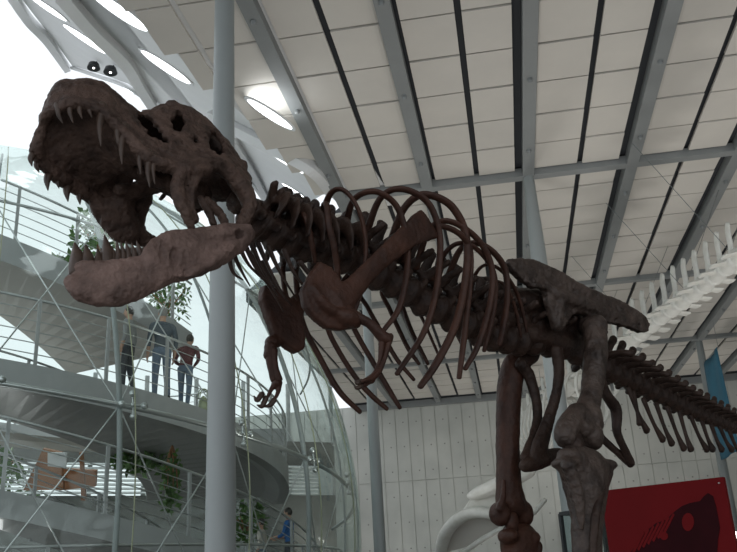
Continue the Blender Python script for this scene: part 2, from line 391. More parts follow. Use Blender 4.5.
cran = tpart('cranium', build_skull(), MB['skull'])
def tooth(name, base, tip, r, parent, bend):
    base, tip = np.asarray(base), np.asarray(tip); d = tip - base
    root = base - d * .22
    r *= 1.28
    g = Geo().tube([root, base, base + d * .5 + bend, tip], [r, r, r * .76, r * .14], seg=9, n=4)
    return link_mesh(name, g.mesh('tooth', True, origin=BASE), parent, MB['tooth'])
ub = SB[:, 0] * 0.012
for bx, by, tx, ty, y, r in [(102, 112, 101, 146, .22, .021), (118, 126, 120, 150, .25, .020), (124, 132, 122, 164, .26, .021), (141, 150, 141, 174, .29, .018), (149, 158, 150, 187, .31, .018), (154, 160, 155, 184, .32, .016),
                             (58, 108, 63, 124, .11, .015), (70, 105, 73, 123, .15, .016), (80, 105, 82, 119, .18, .016), (90, 107, 92, 118, .20, .015), (112, 121, 113, 131, .23, .015), (133, 143, 134, 153, .28, .014)]:
    tooth('tooth', sk(bx, by, y), sk(tx, ty, y), r, cran, ub)
for bx, by, tx, ty, y, r in [(33, 154, 32, 166, -.17, .018), (38, 162, 39, 172, -.21, .018), (50, 172, 48, 190, -.24, .022), (60, 178, 59, 188, -.26, .016), (69, 183, 68, 201, -.28, .024), (82, 189, 80, 204, -.31, .022), (91, 194, 90, 203, -.33, .016)]:
    tooth('tooth', sk(bx, by, y), sk(tx, ty, y), r, cran, ub)

def build_jaw():
    g = Geo()
    st = [(79, 270, 79, 296, .03), (84, 265, 86, 304, .08), (95, 265, 99, 307, .12), (115, 263, 120, 305, .17), (135, 260, 140, 297, .21), (150, 256, 155, 290, .25), (160, 240, 168, 285, .28), (171, 232, 182, 281, .30), (190, 229, 200, 275, .33), (210, 227, 216, 266, .35), (230, 225, 231, 254, .36), (243, 225, 243, 246, .37), (250, 228, 250, 240, .37)]
    A = [sk(a, b, y) for a, b, c, d, y in st]; B = [sk(c, d, y) for a, b, c, d, y in st]
    mid = [(p + q) / 2 for p, q in zip(A, B)]; h = [np.linalg.norm(p - q) / 2 for p, q in zip(A, B)]
    th = [.05, .065, .065, .06, .058, .055, .05, .045, .045, .05, .055, .055, .045]
    g.tube(mid, h, rad2=th, ref=SB[:, 1], seg=16, n=4)
    # tooth-bearing rim, lower border and the ridge under the joint
    g.tube([sk(77, 272, .03), sk(83, 268, .08), sk(98, 268, .13), sk(118, 266, .18), sk(138, 263, .22), sk(152, 258, .26)], [.04, .045, .045, .042, .04, .03])
    g.tube([sk(180, 276, .33), sk(198, 270, .36), sk(216, 260, .38), sk(234, 246, .39)], [.02, .03, .032, .03])
    g.tube([sk(205, 240, .37), sk(226, 234, .395), sk(248, 230, .395)], [.015, .028, .04])
    # other half of the jaw
    st = [(80, 270, 80, 300, -.03), (92, 264, 95, 300, -.12), (110, 258, 114, 295, -.2), (128, 248, 132, 285, -.27), (138, 246, 144, 272, -.32), (147, 248, 152, 262, -.35)]
    A = [sk(a, b, y) for a, b, c, d, y in st]; B = [sk(c, d, y) for a, b, c, d, y in st]
    g.tube([(p + q) / 2 for p, q in zip(A, B)], [np.linalg.norm(p - q) / 2 for p, q in zip(A, B)], rad2=[.06, .05, .045, .04, .04, .04], ref=SB[:, 1], seg=14)
    me = bake(g, 'lower_jaw', 0.012, 1, 0.0075, 13, origin=BASE, pits=0.8)
    # hollows of the jaw side (openings in front of the joint), pressed in where the bone has them
    for v in me.vertices:
        p = np.array(v.co) + BASE; q = SB.T @ (p - SO)
        x, y, _ = proj(p)
        if q[1] > .1 and v.normal.dot(V(SB[:, 1])) > 0.1:
            for hx, hy, rx, ry, dep in [(175, 256, 5, 10, .035), (240, 234, 5.5, 4.5, .06), (188, 272, 5, 4.5, .03), (163, 252, 4, 12, .015), (222, 240, 14, 5, .014)]:
                e = ((x - hx) / rx) ** 2 + ((y - hy) / ry) ** 2
                if e < 1: v.co = v.co - V(SB[:, 1]) * dep * (1 - e) ** .7
    return me
jaw = tpart('lower_jaw', build_jaw(), MB['jaw'])
for bx, by, tx, ty, y, r in [(78, 268, 75, 243, .04, .040), (88, 267, 86, 245, .08, .034), (98, 267, 98, 249, .11, .026), (108, 265, 105, 236, .13, .034), (113, 264, 112, 246, .15, .020), (118, 264, 117, 241, .17, .017), (124, 263, 121, 242, .18, .017), (129, 263, 126, 241, .19, .017), (135, 262, 132, 243, .21, .016), (141, 260, 137, 241, .22, .017), (147, 258, 143, 246, .24, .015)]:
    tooth('tooth', sk(bx, by, y), sk(tx, ty, y), r, jaw, -ub * .6)
for bx, by, tx, ty, y, r in [(84, 268, 83, 254, -.05, .024), (103, 262, 101, 248, -.15, .018)]:
    tooth('tooth', sk(bx, by, y), sk(tx, ty, y), r, jaw, -ub * .6)

# ---- vertebrae: three kinds, copied along the backbone
def vert_mesh(kind):
    g = Geo()
    if kind == 'back':
        g.tube([(-.088, 0, 0), (-.06, 0, 0), (0, 0, .005), (.06, 0, 0), (.088, 0, 0)], [.112, .10, .082, .10, .112], seg=16)
        g.tube([(0, 0, .06), (0, 0, .17)], [.06, .055], rad2=[.055, .045])
        g.tube([(.0, 0, .15), (-.03, 0, .28), (-.05, 0, .40)], [.016, .018, .032], rad2=[.058, .055, .062], ref=(1, 0, 0))
        for s in (1, -1):
            g.tube([(0, s * .04, .14), (-.02, s * .13, .19), (-.035, s * .24, .22)], [.045, .034, .028])
            g.tube([(.02, s * .06, .06), (.03, s * .105, .08)], [.04, .03])
            g.tube([(.03, s * .05, .14), (.11, s * .06, .17)], [.03, .022]); g.tube([(-.03, s * .05, .15), (-.11, s * .055, .15)], [.03, .022])
        return bake(g, 'vertebra', .012, 2, .004, 14)
    if kind == 'neck':
        g.tube([(-.075, 0, 0), (-.045, 0, 0), (0, 0, .005), (.045, 0, 0), (.075, 0, 0)], [.105, .092, .078, .092, .105], seg=16)
        g.tube([(0, 0, .05), (-.01, 0, .16)], [.07, .06], rad2=[.05, .045])
        g.tube([(-.01, 0, .14), (-.035, 0, .22), (-.05, 0, .285)], [.035, .035, .05], rad2=[.042, .036, .045], ref=(1, 0, 0))
        for s in (1, -1):
            g.tube([(.01, s * .05, .13), (-.03, s * .15, .13), (-.05, s * .20, .05), (-.06, s * .21, -.05)], [.04, .05, .042, .02], rad2=[.03, .026, .022, .014], ref=(1, 0, 0))
            g.tube([(.02, s * .06, .14), (.10, s * .13, .17)], [.04, .03]); g.tube([(-.02, s * .06, .15), (-.12, s * .12, .20)], [.045, .032])
            g.tube([(.03, s * .07, 0), (.0, s * .14, -.05)], [.035, .028])
        return bake(g, 'vertebra', .012, 2, .004, 14)
    if kind == 'tail':
        g.tube([(-.10, 0, 0), (-.07, 0, 0), (0, 0, .0), (.07, 0, 0), (.10, 0, 0)], [.115, .105, .088, .105, .115], seg=16)
        g.tube([(0, 0, .05), (-.02, 0, .15)], [.05, .045], rad2=[.06, .05])
        g.tube([(-.01, 0, .11), (-.07, 0, .22), (-.15, 0, .32)], [.03, .029, .042], rad2=[.055, .048, .05], ref=(1, 0, 0))
        for s in (1, -1):
            g.tube([(.0, s * .06, .04), (-.06, s * .19, .06), (-.13, s * .30, .05)], [.03, .028, .032], rad2=[.055, .05, .04], ref=(1, 0, 0))
            g.tube([(.03, s * .04, .12), (.12, s * .05, .17)], [.028, .022])
        return bake(g, 'vertebra', .012, 2, .004, 14)
VM = {k: vert_mesh(k) for k in ('back', 'neck', 'tail')}
for m in VM.values(): m.materials.append(MB['bone'])
axis_px = [(246, 210), (256, 221), (268, 230), (284, 239), (302, 246), (322, 251), (345, 259), (370, 272), (400, 287), (420, 300), (440, 311), (465, 325), (490, 336), (515, 341), (540, 345), (565, 350), (590, 361), (609, 370), (623, 376), (638, 383), (651, 390), (666, 397), (684, 406), (699, 413), (717, 420), (737, 428), (760, 437), (785, 446)]
axis3 = catmull(np.array([S(*p) for p in axis_px]), 12)
seg = np.linalg.norm(np.diff(axis3, axis=0), axis=1); arc = np.concatenate([[0], np.cumsum(seg)])
def at_arc(s):
    p = np.array([np.interp(s, arc, axis3[:, k]) for k in range(3)])
    q = np.array([np.interp(min(s + .05, arc[-1]), arc, axis3[:, k]) for k in range(3)]) - np.array([np.interp(max(s - .05, 0), arc, axis3[:, k]) for k in range(3)])
    return p, q / np.linalg.norm(q)
def px_arc(i): return arc[i * 12]
def put_vertebra(kind, s, sx, syz, label=None):
    p, t = at_arc(s); x = -t; y = LF; z = np.cross(x, y); z /= np.linalg.norm(z)
    o = bpy.data.objects.new('vertebra', VM[kind]); COL.objects.link(o); o.parent = trex
    o.matrix_local = Matrix(((x[0] * sx, y[0] * syz, z[0] * syz, p[0] - BASE[0]), (x[1] * sx, y[1] * syz, z[1] * syz, p[1] - BASE[1]), (x[2] * sx, y[2] * syz, z[2] * syz, p[2] - BASE[2]), (0, 0, 0, 1)))
    return o
n0, n1, n2, n3 = 0.03, px_arc(6), px_arc(13) + .05, px_arc(16)
for i in range(7):
    s = n0 + (n1 - n0) * (i + .5) / 7; put_vertebra('neck', s, (n1 - n0) / 7 / .150, 1.28 - .05 * i / 6)
nb = 12
for i in range(nb):
    s = n1 + (n2 - n1) * (i + .5) / nb; put_vertebra('back', s, (n2 - n1) / nb / .172, 1.12 + .06 * i / nb)
for i in range(5):
    s = n2 + (n3 - n2) * (i + .5) / 5; put_vertebra('back', s, (n3 - n2) / 5 / .178, .95)
s = n3; k = 0; tail_s = []
while s < arc[-1] - .1 and k < 26:
    L = .155 - .0022 * k
    put_vertebra('tail', s + L / 2, L / .203, 1.08 - .028 * k); tail_s.append((s + L / 2, 0.92 - .024 * k)); s += L; k += 1

# ---- chevrons under the tail
for (ax, ay), (tx, ty) in [((629, 393), (647, 431)), ((634, 396), (640, 424)), ((644, 404), (663, 440)), ((657, 409), (672, 444)), ((668, 412), (684, 449)), ((680, 416), (691, 450)), ((691, 420), (707, 450)), ((702, 424), (713, 450)), ((711, 427), (722, 450)), ((720, 430), (732, 450)), ((729, 433), (741, 454)), ((740, 437), (752, 458))]:
    a, b = S(ax, ay), S(tx, ty); m = (a + b) / 2 + np.array([0, 0, -.02]); a = a + np.array([0, 0, .05])
    g = Geo().tube([a, m, b], [.020, .017, .03], rad2=[.03, .022, .042], ref=FW, seg=9, n=5)
    tpart('chevron_bone', g.mesh('chevron_bone', True, origin=BASE), MB['bone'])

# ---- ribs
def rib_mesh(pts, r0=.024):
    n = len(pts); rr = [r0 * (1.25 if i == 0 else 1.0 if i < n - 1 else .8) for i in range(n)]
    g = Geo().tube(pts, [r * 1.1 for r in rr], rad2=[r * .75 for r in rr], seg=9, n=7)
    return g.mesh('rib', True, origin=BASE)
LAT = [.10, .28, .40, .47, .48, .46, .42, .36, .32]
def near_rib(px, r0=.024, lmax=1.0):
    n = len(px); pts = []
    for i, (x, y) in enumerate(px):
        u = i / (n - 1) * (len(LAT) - 1); l = float(np.interp(u, range(len(LAT)), LAT)) * lmax; pts.append(S(x, y, l))
    tpart('rib', rib_mesh(pts, r0), MB['rust'])
near_rib([(322, 228), (324, 206), (327, 206), (329, 226), (334, 246), (337, 268), (338, 290)], .022, .7)
near_rib([(322, 215), (331, 193), (343, 190), (355, 203), (363, 224), (366, 253), (361, 290), (352, 320)], .022, .85)
near_rib([(345, 228), (352, 203), (364, 193), (380, 193), (397, 207), (406, 236), (407, 270), (399, 308), (384, 330)], .023, .95)
near_rib([(366, 234), (378, 202), (392, 190), (410, 191), (428, 203), (438, 226), (440, 253), (436, 291), (424, 332), (397, 374)], .025)
near_rib([(390, 246), (402, 212), (418, 196), (436, 197), (453, 208), (465, 232), (467, 266), (457, 320), (437, 362), (420, 387)], .029)
near_rib([(404, 262), (416, 235), (434, 226), (455, 231), (469, 247), (470, 278), (464, 337), (459, 378)], .023)
near_rib([(416, 268), (428, 232), (444, 221), (464, 228), (482, 245), (492, 270), (490, 303), (478, 345), (465, 369)], .024)
near_rib([(432, 280), (446, 252), (462, 243), (480, 252), (494, 274), (494, 307), (484, 351)], .02, .9)
near_rib([(446, 282), (460, 250), (476, 243), (493, 252), (505, 270), (507, 298), (503, 328), (499, 345)], .026, .9)
near_rib([(466, 292), (480, 268), (494, 266), (508, 278), (519, 299), (527, 332)], .016, .7)
near_rib([(480, 298), (492, 282), (505, 286), (515, 308), (521, 337)], .015, .6)
near_rib([(304, 228), (303, 214), (307, 222), (312, 244), (315, 262)], .02, .5)

FLAT = [-.10, -.30, -.44, -.48, -.47, -.43, -.38, -.32]
def far_rib(vx, vy, px, r0=.024):
    h0 = S(vx, vy, -.10); h1 = S(vx - 9, vy - 4, -.30)
    pts = [h0, h1] + [S(x, y, float(np.interp(i / (len(px) - 1), [0, .4, 1], [-.46, -.46, -.34]))) for i, (x, y) in enumerate(px)]
    tpart('rib', rib_mesh(pts, r0), MB['rust'])
far_rib(306, 240, [(284, 262), (284, 284), (288, 302), (296, 318)], .022)
far_rib(326, 246, [(298, 262), (297, 290), (303, 324), (320, 358), (339, 391), (360, 412)], .030)
far_rib(350, 256, [(318, 285), (327, 326), (338, 350), (356, 378), (372, 396), (387, 409)], .027)
far_rib(372, 266, [(338, 290), (348, 316), (360, 340), (374, 364), (388, 388), (400, 408)], .028)
far_rib(392, 275, [(360, 290), (368, 308), (378, 326), (396, 358), (414, 380)], .024)
far_rib(410, 286, [(382, 290), (390, 310), (400, 332), (409, 350), (419, 364)], .024)
far_rib(428, 298, [(397, 292), (403, 308), (412, 332), (428, 364)], .024)
far_rib(444, 306, [(414, 300), (424, 322), (438, 354)], .019)
far_rib(470, 318, [(444, 306), (452, 324), (462, 345)], .019)

# ---- slender neck ribs
for a, b, c, l in [((236, 238), (247, 262), (262, 279), .1), ((243, 240), (256, 268), (270, 288), .12), ((250, 240), (263, 270), (278, 296), .14), ((258, 243), (270, 270), (286, 300), .16), ((268, 246), (280, 272), (297, 300), .18),
                   ((284, 250), (296, 276), (315, 296), .18), ((232, 250), (240, 268), (250, 286), .02), ((228, 254), (233, 272), (243, 280), .0), ((252, 256), (268, 284), (284, 312), -.12), ((262, 262), (276, 286), (292, 306), -.15), ((300, 262), (318, 284), (338, 296), .18)]:
    g = Geo().tube([S(*a, l), S(*b, l), S(*c, l)], [.020, .012, .005], seg=7, n=6)
    tpart('neck_rib', g.mesh('neck_rib', True, origin=BASE), MB['bone'])

# ---- shoulder blades
g = Geo()
cor = [(318, 262), (308, 276), (301, 292), (304, 308), (314, 320), (326, 329), (340, 331), (352, 329), (356, 318), (352, 308), (346, 298), (338, 280), (330, 268)]
g.slab([S(x, y, .44) for x, y in cor], LF, .065)
g.tube([S(336, 304, .45), S(352, 290, .45), (S(372, 268, .45)), S(394, 248, .45), S(414, 231, .44), S(424, 225, .44)], [.13, .085, .070, .080, .098, .115], rad2=[.05, .04, .034, .03, .026, .022], ref=LF, seg=14)
g.slab([S(x, y, .44) for x, y in [(396, 236), (412, 216), (419, 210), (427, 218), (438, 238), (424, 243), (402, 251)]], LF, .05)
g.tube([S(340, 316, .48), S(350, 318, .50), S(356, 324, .48)], [.05, .06, .04])
g.tube([S(312, 288, .47), S(325, 305, .49), S(345, 318, .49)], [.03, .035, .03])
tpart('shoulder_blade', bake(g, 'shoulder_blade', .013, 4, .004, 10, origin=BASE), MB['rust'])
g = Geo()
cor = [(262, 286), (260, 300), (266, 318), (273, 336), (284, 346), (295, 354), (302, 350), (303, 338), (300, 318), (290, 302), (278, 290)]
g.slab([S(x, y, -.36) for x, y in cor], LF, .09)
g.tube([S(290, 318, -.40), S(300, 300, -.44), S(318, 278, -.46), S(340, 262, -.46), S(370, 240, -.44)], [.12, .07, .06, .07, .10], rad2=[.045, .04, .032, .026, .02], ref=LF)
tpart('shoulder_blade', bake(g, 'shoulder_blade', .013, 4, .004, 10, origin=BASE), MB['rust'])

# ---- small arms
def bone_shaft(pts, rad, lumps=(), voxel=.011, name='bone', amp=.003):
    g = Geo().tube(pts, rad, seg=12, n=6)
    for c, r in lumps: g.ball(c, r)
    return bake(g, name, voxel, 2, amp, 14, origin=BASE)
tpart('upper_arm_bone', bone_shaft([S(347, 312, .47), S(357, 317, .50), S(370, 324, .53), S(384, 338, .55)], [.048, .036, .034, .042], [(S(347, 312, .47), .05), (S(386, 339, .55), .045)], name='upper_arm_bone'), MB['rust'])
tpart('forearm_bone', bone_shaft([S(390, 336, .56), S(386, 354, .57), S(380, 370, .58), S(372, 378, .58)], [.026, .018, .018, .026], name='forearm_bone', voxel=.008), MB['rust'])
tpart('forearm_bone', bone_shaft([S(382, 342, .54), S(380, 360, .55), S(375, 373, .56), S(367, 381, .56)], [.024, .016, .016, .024], name='forearm_bone', voxel=.008), MB['rust'])
def hand(points_list, wrist, parent_mat):
    g = Geo().ball(wrist, .030)
    for pts in points_list[:1]: g.tube(pts, [.026] + [.017] * (len(pts) - 2) + [.013], seg=9)
    for pts in points_list[1:2]: g.tube(pts, [.024] + [.016] * (len(pts) - 2) + [.013], seg=9)
    return tpart('hand', bake(g, 'hand', .008, 1, .0025, 18, origin=BASE), parent_mat)
h = hand([[S(369, 380, .56), S(364, 385, .56), S(360, 386, .56)], [S(373, 378, .58), S(366, 380, .6), S(362, 381, .6)]], S(371, 379, .57), MB['rust'])
for a, b, c in [((361, 386), (357, 388), (354, 385)), ((362, 381), (357, 383), (355, 380))]:
    link_mesh('claw', Geo().tube([S(*a, .57), S(*b, .57), S(*c, .57)], [.016, .014, .004], seg=8).mesh('claw', True, origin=BASE), h, MB['tooth'])
tpart('upper_arm_bone', bone_shaft([S(282, 338, -.38), S(272, 344, -.36), S(269, 356, -.34)], [.06, .046, .045], [(S(272, 343, -.36), .055)], name='upper_arm_bone'), MB['rust'])
tpart('forearm_bone', bone_shaft([S(270, 346, -.34), S(271, 362, -.33), S(275, 380, -.32)], [.046, .036, .036], name='forearm_bone'), MB['rust'])
tpart('forearm_bone', bone_shaft([S(274, 350, -.31), S(275, 364, -.30), S(279, 380, -.29)], [.03, .022, .03], name='forearm_bone', voxel=.008), MB['rust'])
h = hand([[S(279, 382, -.3), S(278, 392, -.3), S(274, 400, -.3)], [S(275, 382, -.32), S(270, 392, -.32), S(266, 400, -.32)]], S(277, 383, -.3), MB['rust'])
h.data.update()
for a, b, c in [((274, 400), (270, 405), (264, 407)), ((266, 398), (262, 406), (257, 405)), ((262, 394), (257, 400), (254, 396))]:
    link_mesh('claw', Geo().tube([S(*a, -.31), S(*b, -.31), S(*c, -.31)], [.022, .018, .004], seg=8).mesh('claw', True, origin=BASE), h, MB['tooth'])

# ---- hip bones
def ilium(side):
    l = .27 * side; g = Geo()
    main = [(505, 263), (512, 259), (530, 261), (545, 266), (556, 272), (577, 285), (600, 297), (627, 308), (642, 316), (648, 325), (646, 332), (640, 333), (625, 327), (608, 323), (598, 322), (590, 319), (584, 315), (575, 313), (569, 317), (566, 323), (560, 331), (554, 329), (550, 318), (546, 303), (545, 295), (541, 288), (532, 289), (523, 283), (512, 272)]
    if side > 0: P = [S(x, y, l) for x, y in main]
    else: P = [S(x, y, .27) - LF * .50 for x, y in main]
    off = 0 if side > 0 else -.50
    q = lambda x, y, dl=0: S(x, y, .27) + LF * (off + dl * side)
    g.slab(P, LF, .07)
    g.tube([q(508, 262), q(530, 263), q(556, 274), q(577, 287), q(602, 299), q(630, 311), q(643, 324)], [.03, .035, .04, .045, .05, .05, .05], seg=10)
    g.tube([q(545, 290, .02), q(555, 296, .04), q(575, 304, .05), q(600, 312, .03), q(630, 322, .01)], [.03, .055, .06, .055, .04])
    g.tube([q(556, 328, .02), q(556, 310, .03), q(560, 290, .03), q(566, 282, .0)], [.05, .05, .045, .02])
    g.tube([q(530, 286, .03), q(545, 288, .03), q(560, 292, .03)], [.03, .032, .02])
    for a, b in [((520, 266), (548, 286)), ((536, 266), (562, 288)), ((552, 274), (578, 296)), ((575, 287), (600, 306)), ((600, 300), (625, 316))]:
        g.tube([q(*a, .03), q(*b, .035)], [.012, .016], n=4)
    return bake(g, 'hip_bone', .014, 1, .011, 10, origin=BASE, pits=.8)
tpart('hip_bone', ilium(1), MB['hip']); tpart('hip_bone', ilium(-1), MB['bone'])
g = Geo()
for x, y in [(500, 322), (515, 325), (532, 328), (550, 332), (566, 336)]: g.ball(S(x, y - 4), (.12, .16, .13), axes=[FW, LF, UP])
g.tube([S(508, 300, .05), S(530, 302, .06), S(555, 310, .08), S(580, 328, .08)], [.09, .13, .13, .10])
g.tube([S(505, 332, .0), S(530, 334, .02), S(552, 340, .02), S(580, 345, .0)], [.08, .12, .13, .10])
tpart('sacrum', bake(g, 'sacrum', .017, 3, .008, 7, origin=BASE), MB['bone'])
# pubic bones meeting in a boot, ischia behind
g = Geo()
g.tube([S(556, 348, .14), S(559, 368, .13), S(557, 390, .10), S(549, 418, .07), S(540, 446, .05), S(536, 460, .02)], [.065, .055, .05, .055, .085, .075], rad2=[.05, .045, .042, .045, .05, .05], ref=LF)
g.tube([S(524, 466, .0), S(535, 462, .0), S(548, 457, .01), S(560, 453, .02)], [.055, .075, .07, .045])
tpart('pubic_bone', bake(g, 'pubic_bone', .014, 3, .006, 9, origin=BASE), MB['bone'])
g = Geo()
g.tube([S(520, 362, -.12), S(530, 378, -.12), S(536, 400, -.10), S(537, 424, -.08), S(531, 446, -.05), S(525, 460, -.02)], [.07, .055, .05, .05, .05, .06], rad2=[.05, .045, .04, .04, .045, .045], ref=LF)
tpart('pubic_bone', bake(g, 'pubic_bone', .014, 3, .006, 9, origin=BASE), MB['bone'])
tpart('ischium', bone_shaft([S(596, 372, .1), S(606, 394, .09), S(616, 410, .07), S(617, 432, .05), S(626, 452, .03), S(632, 464, .02)], [.06, .05, .055, .04, .036, .034], name='ischium', voxel=.013), MB['bone'])
tpart('ischium', bone_shaft([S(590, 420, -.12), S(602, 438, -.08), S(617, 452, -.04), S(631, 465, .0)], [.04, .036, .034, .034], name='ischium', voxel=.013), MB['bone'])

# ---- legs
g = Geo()
g.tube([S(594, 326, .34), S(596, 345, .38), S(594, 372, .40), S(591, 395, .42), S(585, 418, .44), S(581, 432, .45)], [.115, .105, .098, .088, .11, .13], rad2=[.10, .10, .10, .09, .10, .11], ref=LF, seg=16)
g.ball(S(590, 326, .24), .11); g.ball(S(598, 326, .38), (.09, .08, .10), axes=[FW, LF, UP])
g.tube([S(578, 412, .44), S(568, 428, .46), S(565, 440, .47)], [.09, .095, .085], rad2=[.09, .10, .09]); g.ball(S(592, 436, .48), (.095, .10, .115), axes=[FW, LF, UP]); g.tube([S(590, 410, .45), S(592, 426, .47)], [.09, .10])
g.tube([S(598, 350, .46), S(600, 375, .48)], [.04, .02])
tpart('thigh_bone', bake(g, 'thigh_bone', .015, 2, .008, 8, origin=BASE, pits=.5), MB['hip'])
tpart('kneecap', bake(Geo().tube([S(576, 436, .5), S(576, 446, .51), S(575, 453, .50)], [.05, .068, .055]), 'kneecap', .012, 2, .004, 10, origin=BASE), MB['bone'])
g = Geo()
g.tube([S(585, 460, .50), S(585, 470, .50), S(586, 490, .50), S(587, 515, .50), S(587, 552, .50), S(588, 590, .48), S(590, 618, .45)], [.29, .285, .20, .14, .12, .10, .12], rad2=[.13, .14, .14, .12, .10, .095, .11], ref=LF, seg=18)
g.ball(S(566, 463, .50), (.10, .13, .045), axes=[FW, LF, UP]); g.ball(S(603, 466, .48), (.10, .13, .05), axes=[FW, LF, UP])
g.tube([S(568, 464, .6), S(578, 495, .61), S(582, 530, .60)], [.06, .045, .02])
tpart('shin_bone', bake(g, 'shin_bone', .016, 2, .008, 8, origin=BASE, pits=.5), MB['hip'])
tpart('calf_bone', bone_shaft([S(603, 480, .58), S(597, 508, .62), S(594, 540, .62), S(593, 585, .58), S(593, 612, .52)], [.04, .036, .03, .028, .03], name='calf_bone', voxel=.013), MB['bone'])
g = Geo()
g.tube([S(532, 352, -.14), S(516, 364, -.22), S(510, 384, -.27), S(508, 420, -.28), S(508, 460, -.28), S(509, 488, -.28), S(511, 508, -.28)], [.09, .115, .115, .110, .105, .115, .145], rad2=[.09, .10, .105, .10, .10, .11, .12], ref=LF, seg=16)
g.ball(S(500, 514, -.25), (.08, .10, .10), axes=[FW, LF, UP]); g.ball(S(523, 514, -.25), (.08, .10, .11), axes=[FW, LF, UP])
g.tube([S(504, 480, -.19), S(503, 498, -.18), S(499, 510, -.19)], [.02, .03, .03]); g.tube([S(516, 480, -.19), S(519, 498, -.18), S(523, 510, -.19)], [.02, .03, .03])
tpart('thigh_bone', bake(g, 'thigh_bone', .015, 3, .006, 7, origin=BASE), MB['rust'])
g = Geo()
g.tube([S(519, 534, -.27), S(520, 548, -.27), S(522, 575, -.28), S(524, 615, -.28), S(526, 655, -.28)], [.19, .19, .135, .11, .12], rad2=[.13, .13, .12, .10, .10], ref=LF, seg=16)
g.ball(S(508, 536, -.22), (.08, .1, .06), axes=[FW, LF, UP]); g.ball(S(530, 538, -.22), (.08, .1, .06), axes=[FW, LF, UP])
tpart('shin_bone', bake(g, 'shin_bone', .016, 3, .006, 7, origin=BASE), MB['rust'])
tpart('calf_bone', bone_shaft([S(537, 545, -.2), S(533, 580, -.18), S(532, 620, -.2), S(530, 655, -.24)], [.05, .035, .03, .03], name='calf_bone', voxel=.013), MB['rust'])
tpart('kneecap', bake(Geo().tube([S(512, 516, -.2), S(512, 524, -.2), S(513, 531, -.22)], [.05, .058, .05]), 'kneecap', .012, 2, .004, 10, origin=BASE), MB['rust'])
# lower legs and feet down to the plinth (below the frame)
PZ = 0.42
for ax, ay, lat, fwd, side in [(590, 618, .45, .30, 'l'), (526, 655, -.28, .30, 'r')]:
    ank = S(ax, ay, lat); foot = np.array([*(ank + FW * fwd)[:2], PZ + .13])
    for k, off in enumerate((-.09, 0, .09)):
        top = ank + LF * off * .5; bot = foot + LF * off * 1.3
        tpart('foot_bone', Geo().tube([top, (top + bot) / 2 + FW * .02, bot], [.06, .045, .06], seg=10).mesh('foot_bone', True, origin=BASE), MB['bone'])
        d = FW + LF * off * 4; d /= np.linalg.norm(d); b0 = bot.copy(); b0[2] = PZ + .065
        tpart('toe', Geo().tube([bot, b0 + d * .16 + UP * .05, b0 + d * .32, b0 + d * .5 - UP * .005, b0 + d * .62 - UP * .04], [.055, .05, .052, .045, .012], seg=10).mesh('toe', True, origin=BASE), MB['bone'])
# plinth under the feet
pc = S(550, 400)
pl = Geo()
for dz, grow in ((0, 0),):
    c = np.array([pc[0], pc[1], 0]); a = FW * 1.1; b = LF * .8
    q = [c + a + b, c + a - b, c - a - b, c - a + b]
    pl.hexa([p for p in q], [p + UP * (PZ) for p in q])
plinth = pl.obj('plinth', MB['granite']); tag(plinth, 'low dark stone plinth under the feet of the dinosaur skeleton', 'plinth')

# ================================================================== THE HALL
ZC = 10.6; XL = [-8.3, -5.9, -3.47, -1.30, 1.14, 3.57, 6.0, 8.43, 10.86, 13.29, 15.72, 18.15, 20.58, 23.0]; XB = XL[2:]; YC = [10.05 + 8.85 * i for i in range(-1, 5)]
YW = 45.6
def xb(y): return -5.40 + (y - 10) * .235 if y < 19 else max(-8.2, -3.4 - max(0, y - 20) * .74)           # line where the flat ceiling gives way to the rising roof over the dome
# ceiling panels
g = Geo(); row = 8.85 / 7
for bi in range(len(XL) - 1):
    for half in (0, 1):
        xa, xc = XL[bi], XL[bi + 1]; xm = (xa + xc) / 2
        x0 = (xa + (.16 if bi > 3 else .22)) if half == 0 else xm + .06; x1 = xm - .06 if half == 0 else xc - (.31 if bi > 2 else .16)
        yi = []
        for c in YC:
            e = (c + 8.85 - .44) * 1.0156
            for k in range(7):
                ya, yb = e - 1.285 * (k + 1) + .02, e - 1.285 * k - .02
                ya = max(ya, (c + .15) * 1.01)
                if yb - ya > .1: yi.append((ya, yb))
        for k, (ya, yb) in enumerate(yi):
            lim = -5.42 + (ya - 10.8) * .20 if ya < 18.5 else xb((ya + yb) / 2)
            if x1 < lim + .25: continue
            x0k = x0; x0 = max(x0, lim)
            if yb > YW: continue
            t = .022 * ((k + half) % 2)
            g.hexa([(x0, ya, ZC + .14), (x1, ya, ZC + .14), (x1, yb, ZC + .14 + t), (x0, yb, ZC + .14 + t)], [(x0, ya, ZC + .2), (x1, ya, ZC + .2), (x1, yb, ZC + .2 + t), (x0, yb, ZC + .2 + t)]); x0 = x0k
struct(g.obj('ceiling', MB['panel']))
vb = [(-6.2, 0), (26, 0), (26, YW + .4), (-8.3, YW + .4), (-8.3, 26.5), (-3.4, 20)]
g = Geo().add([(x, y, ZC + .27) for x, y in vb] + [(x, y, ZC + .6) for x, y in vb], [(5, 4, 3, 2, 1, 0), (6, 7, 8, 9, 10, 11)] + [(i, (i + 1) % 6, 6 + (i + 1) % 6, 6 + i) for i in range(6)])
struct(g.obj('ceiling', MB['slit']))
struct(Geo().hexa([(xb(0) - .1, 0, ZC + .215), (-4.6, 0, ZC + .215), (-2.2, 20, ZC + .215), (-3.55, 20, ZC + .215)], [(xb(0) - .1, 0, ZC + .24), (-4.6, 0, ZC + .24), (-2.2, 20, ZC + .24), (-3.55, 20, ZC + .24)]).obj('ceiling', MB['white']))

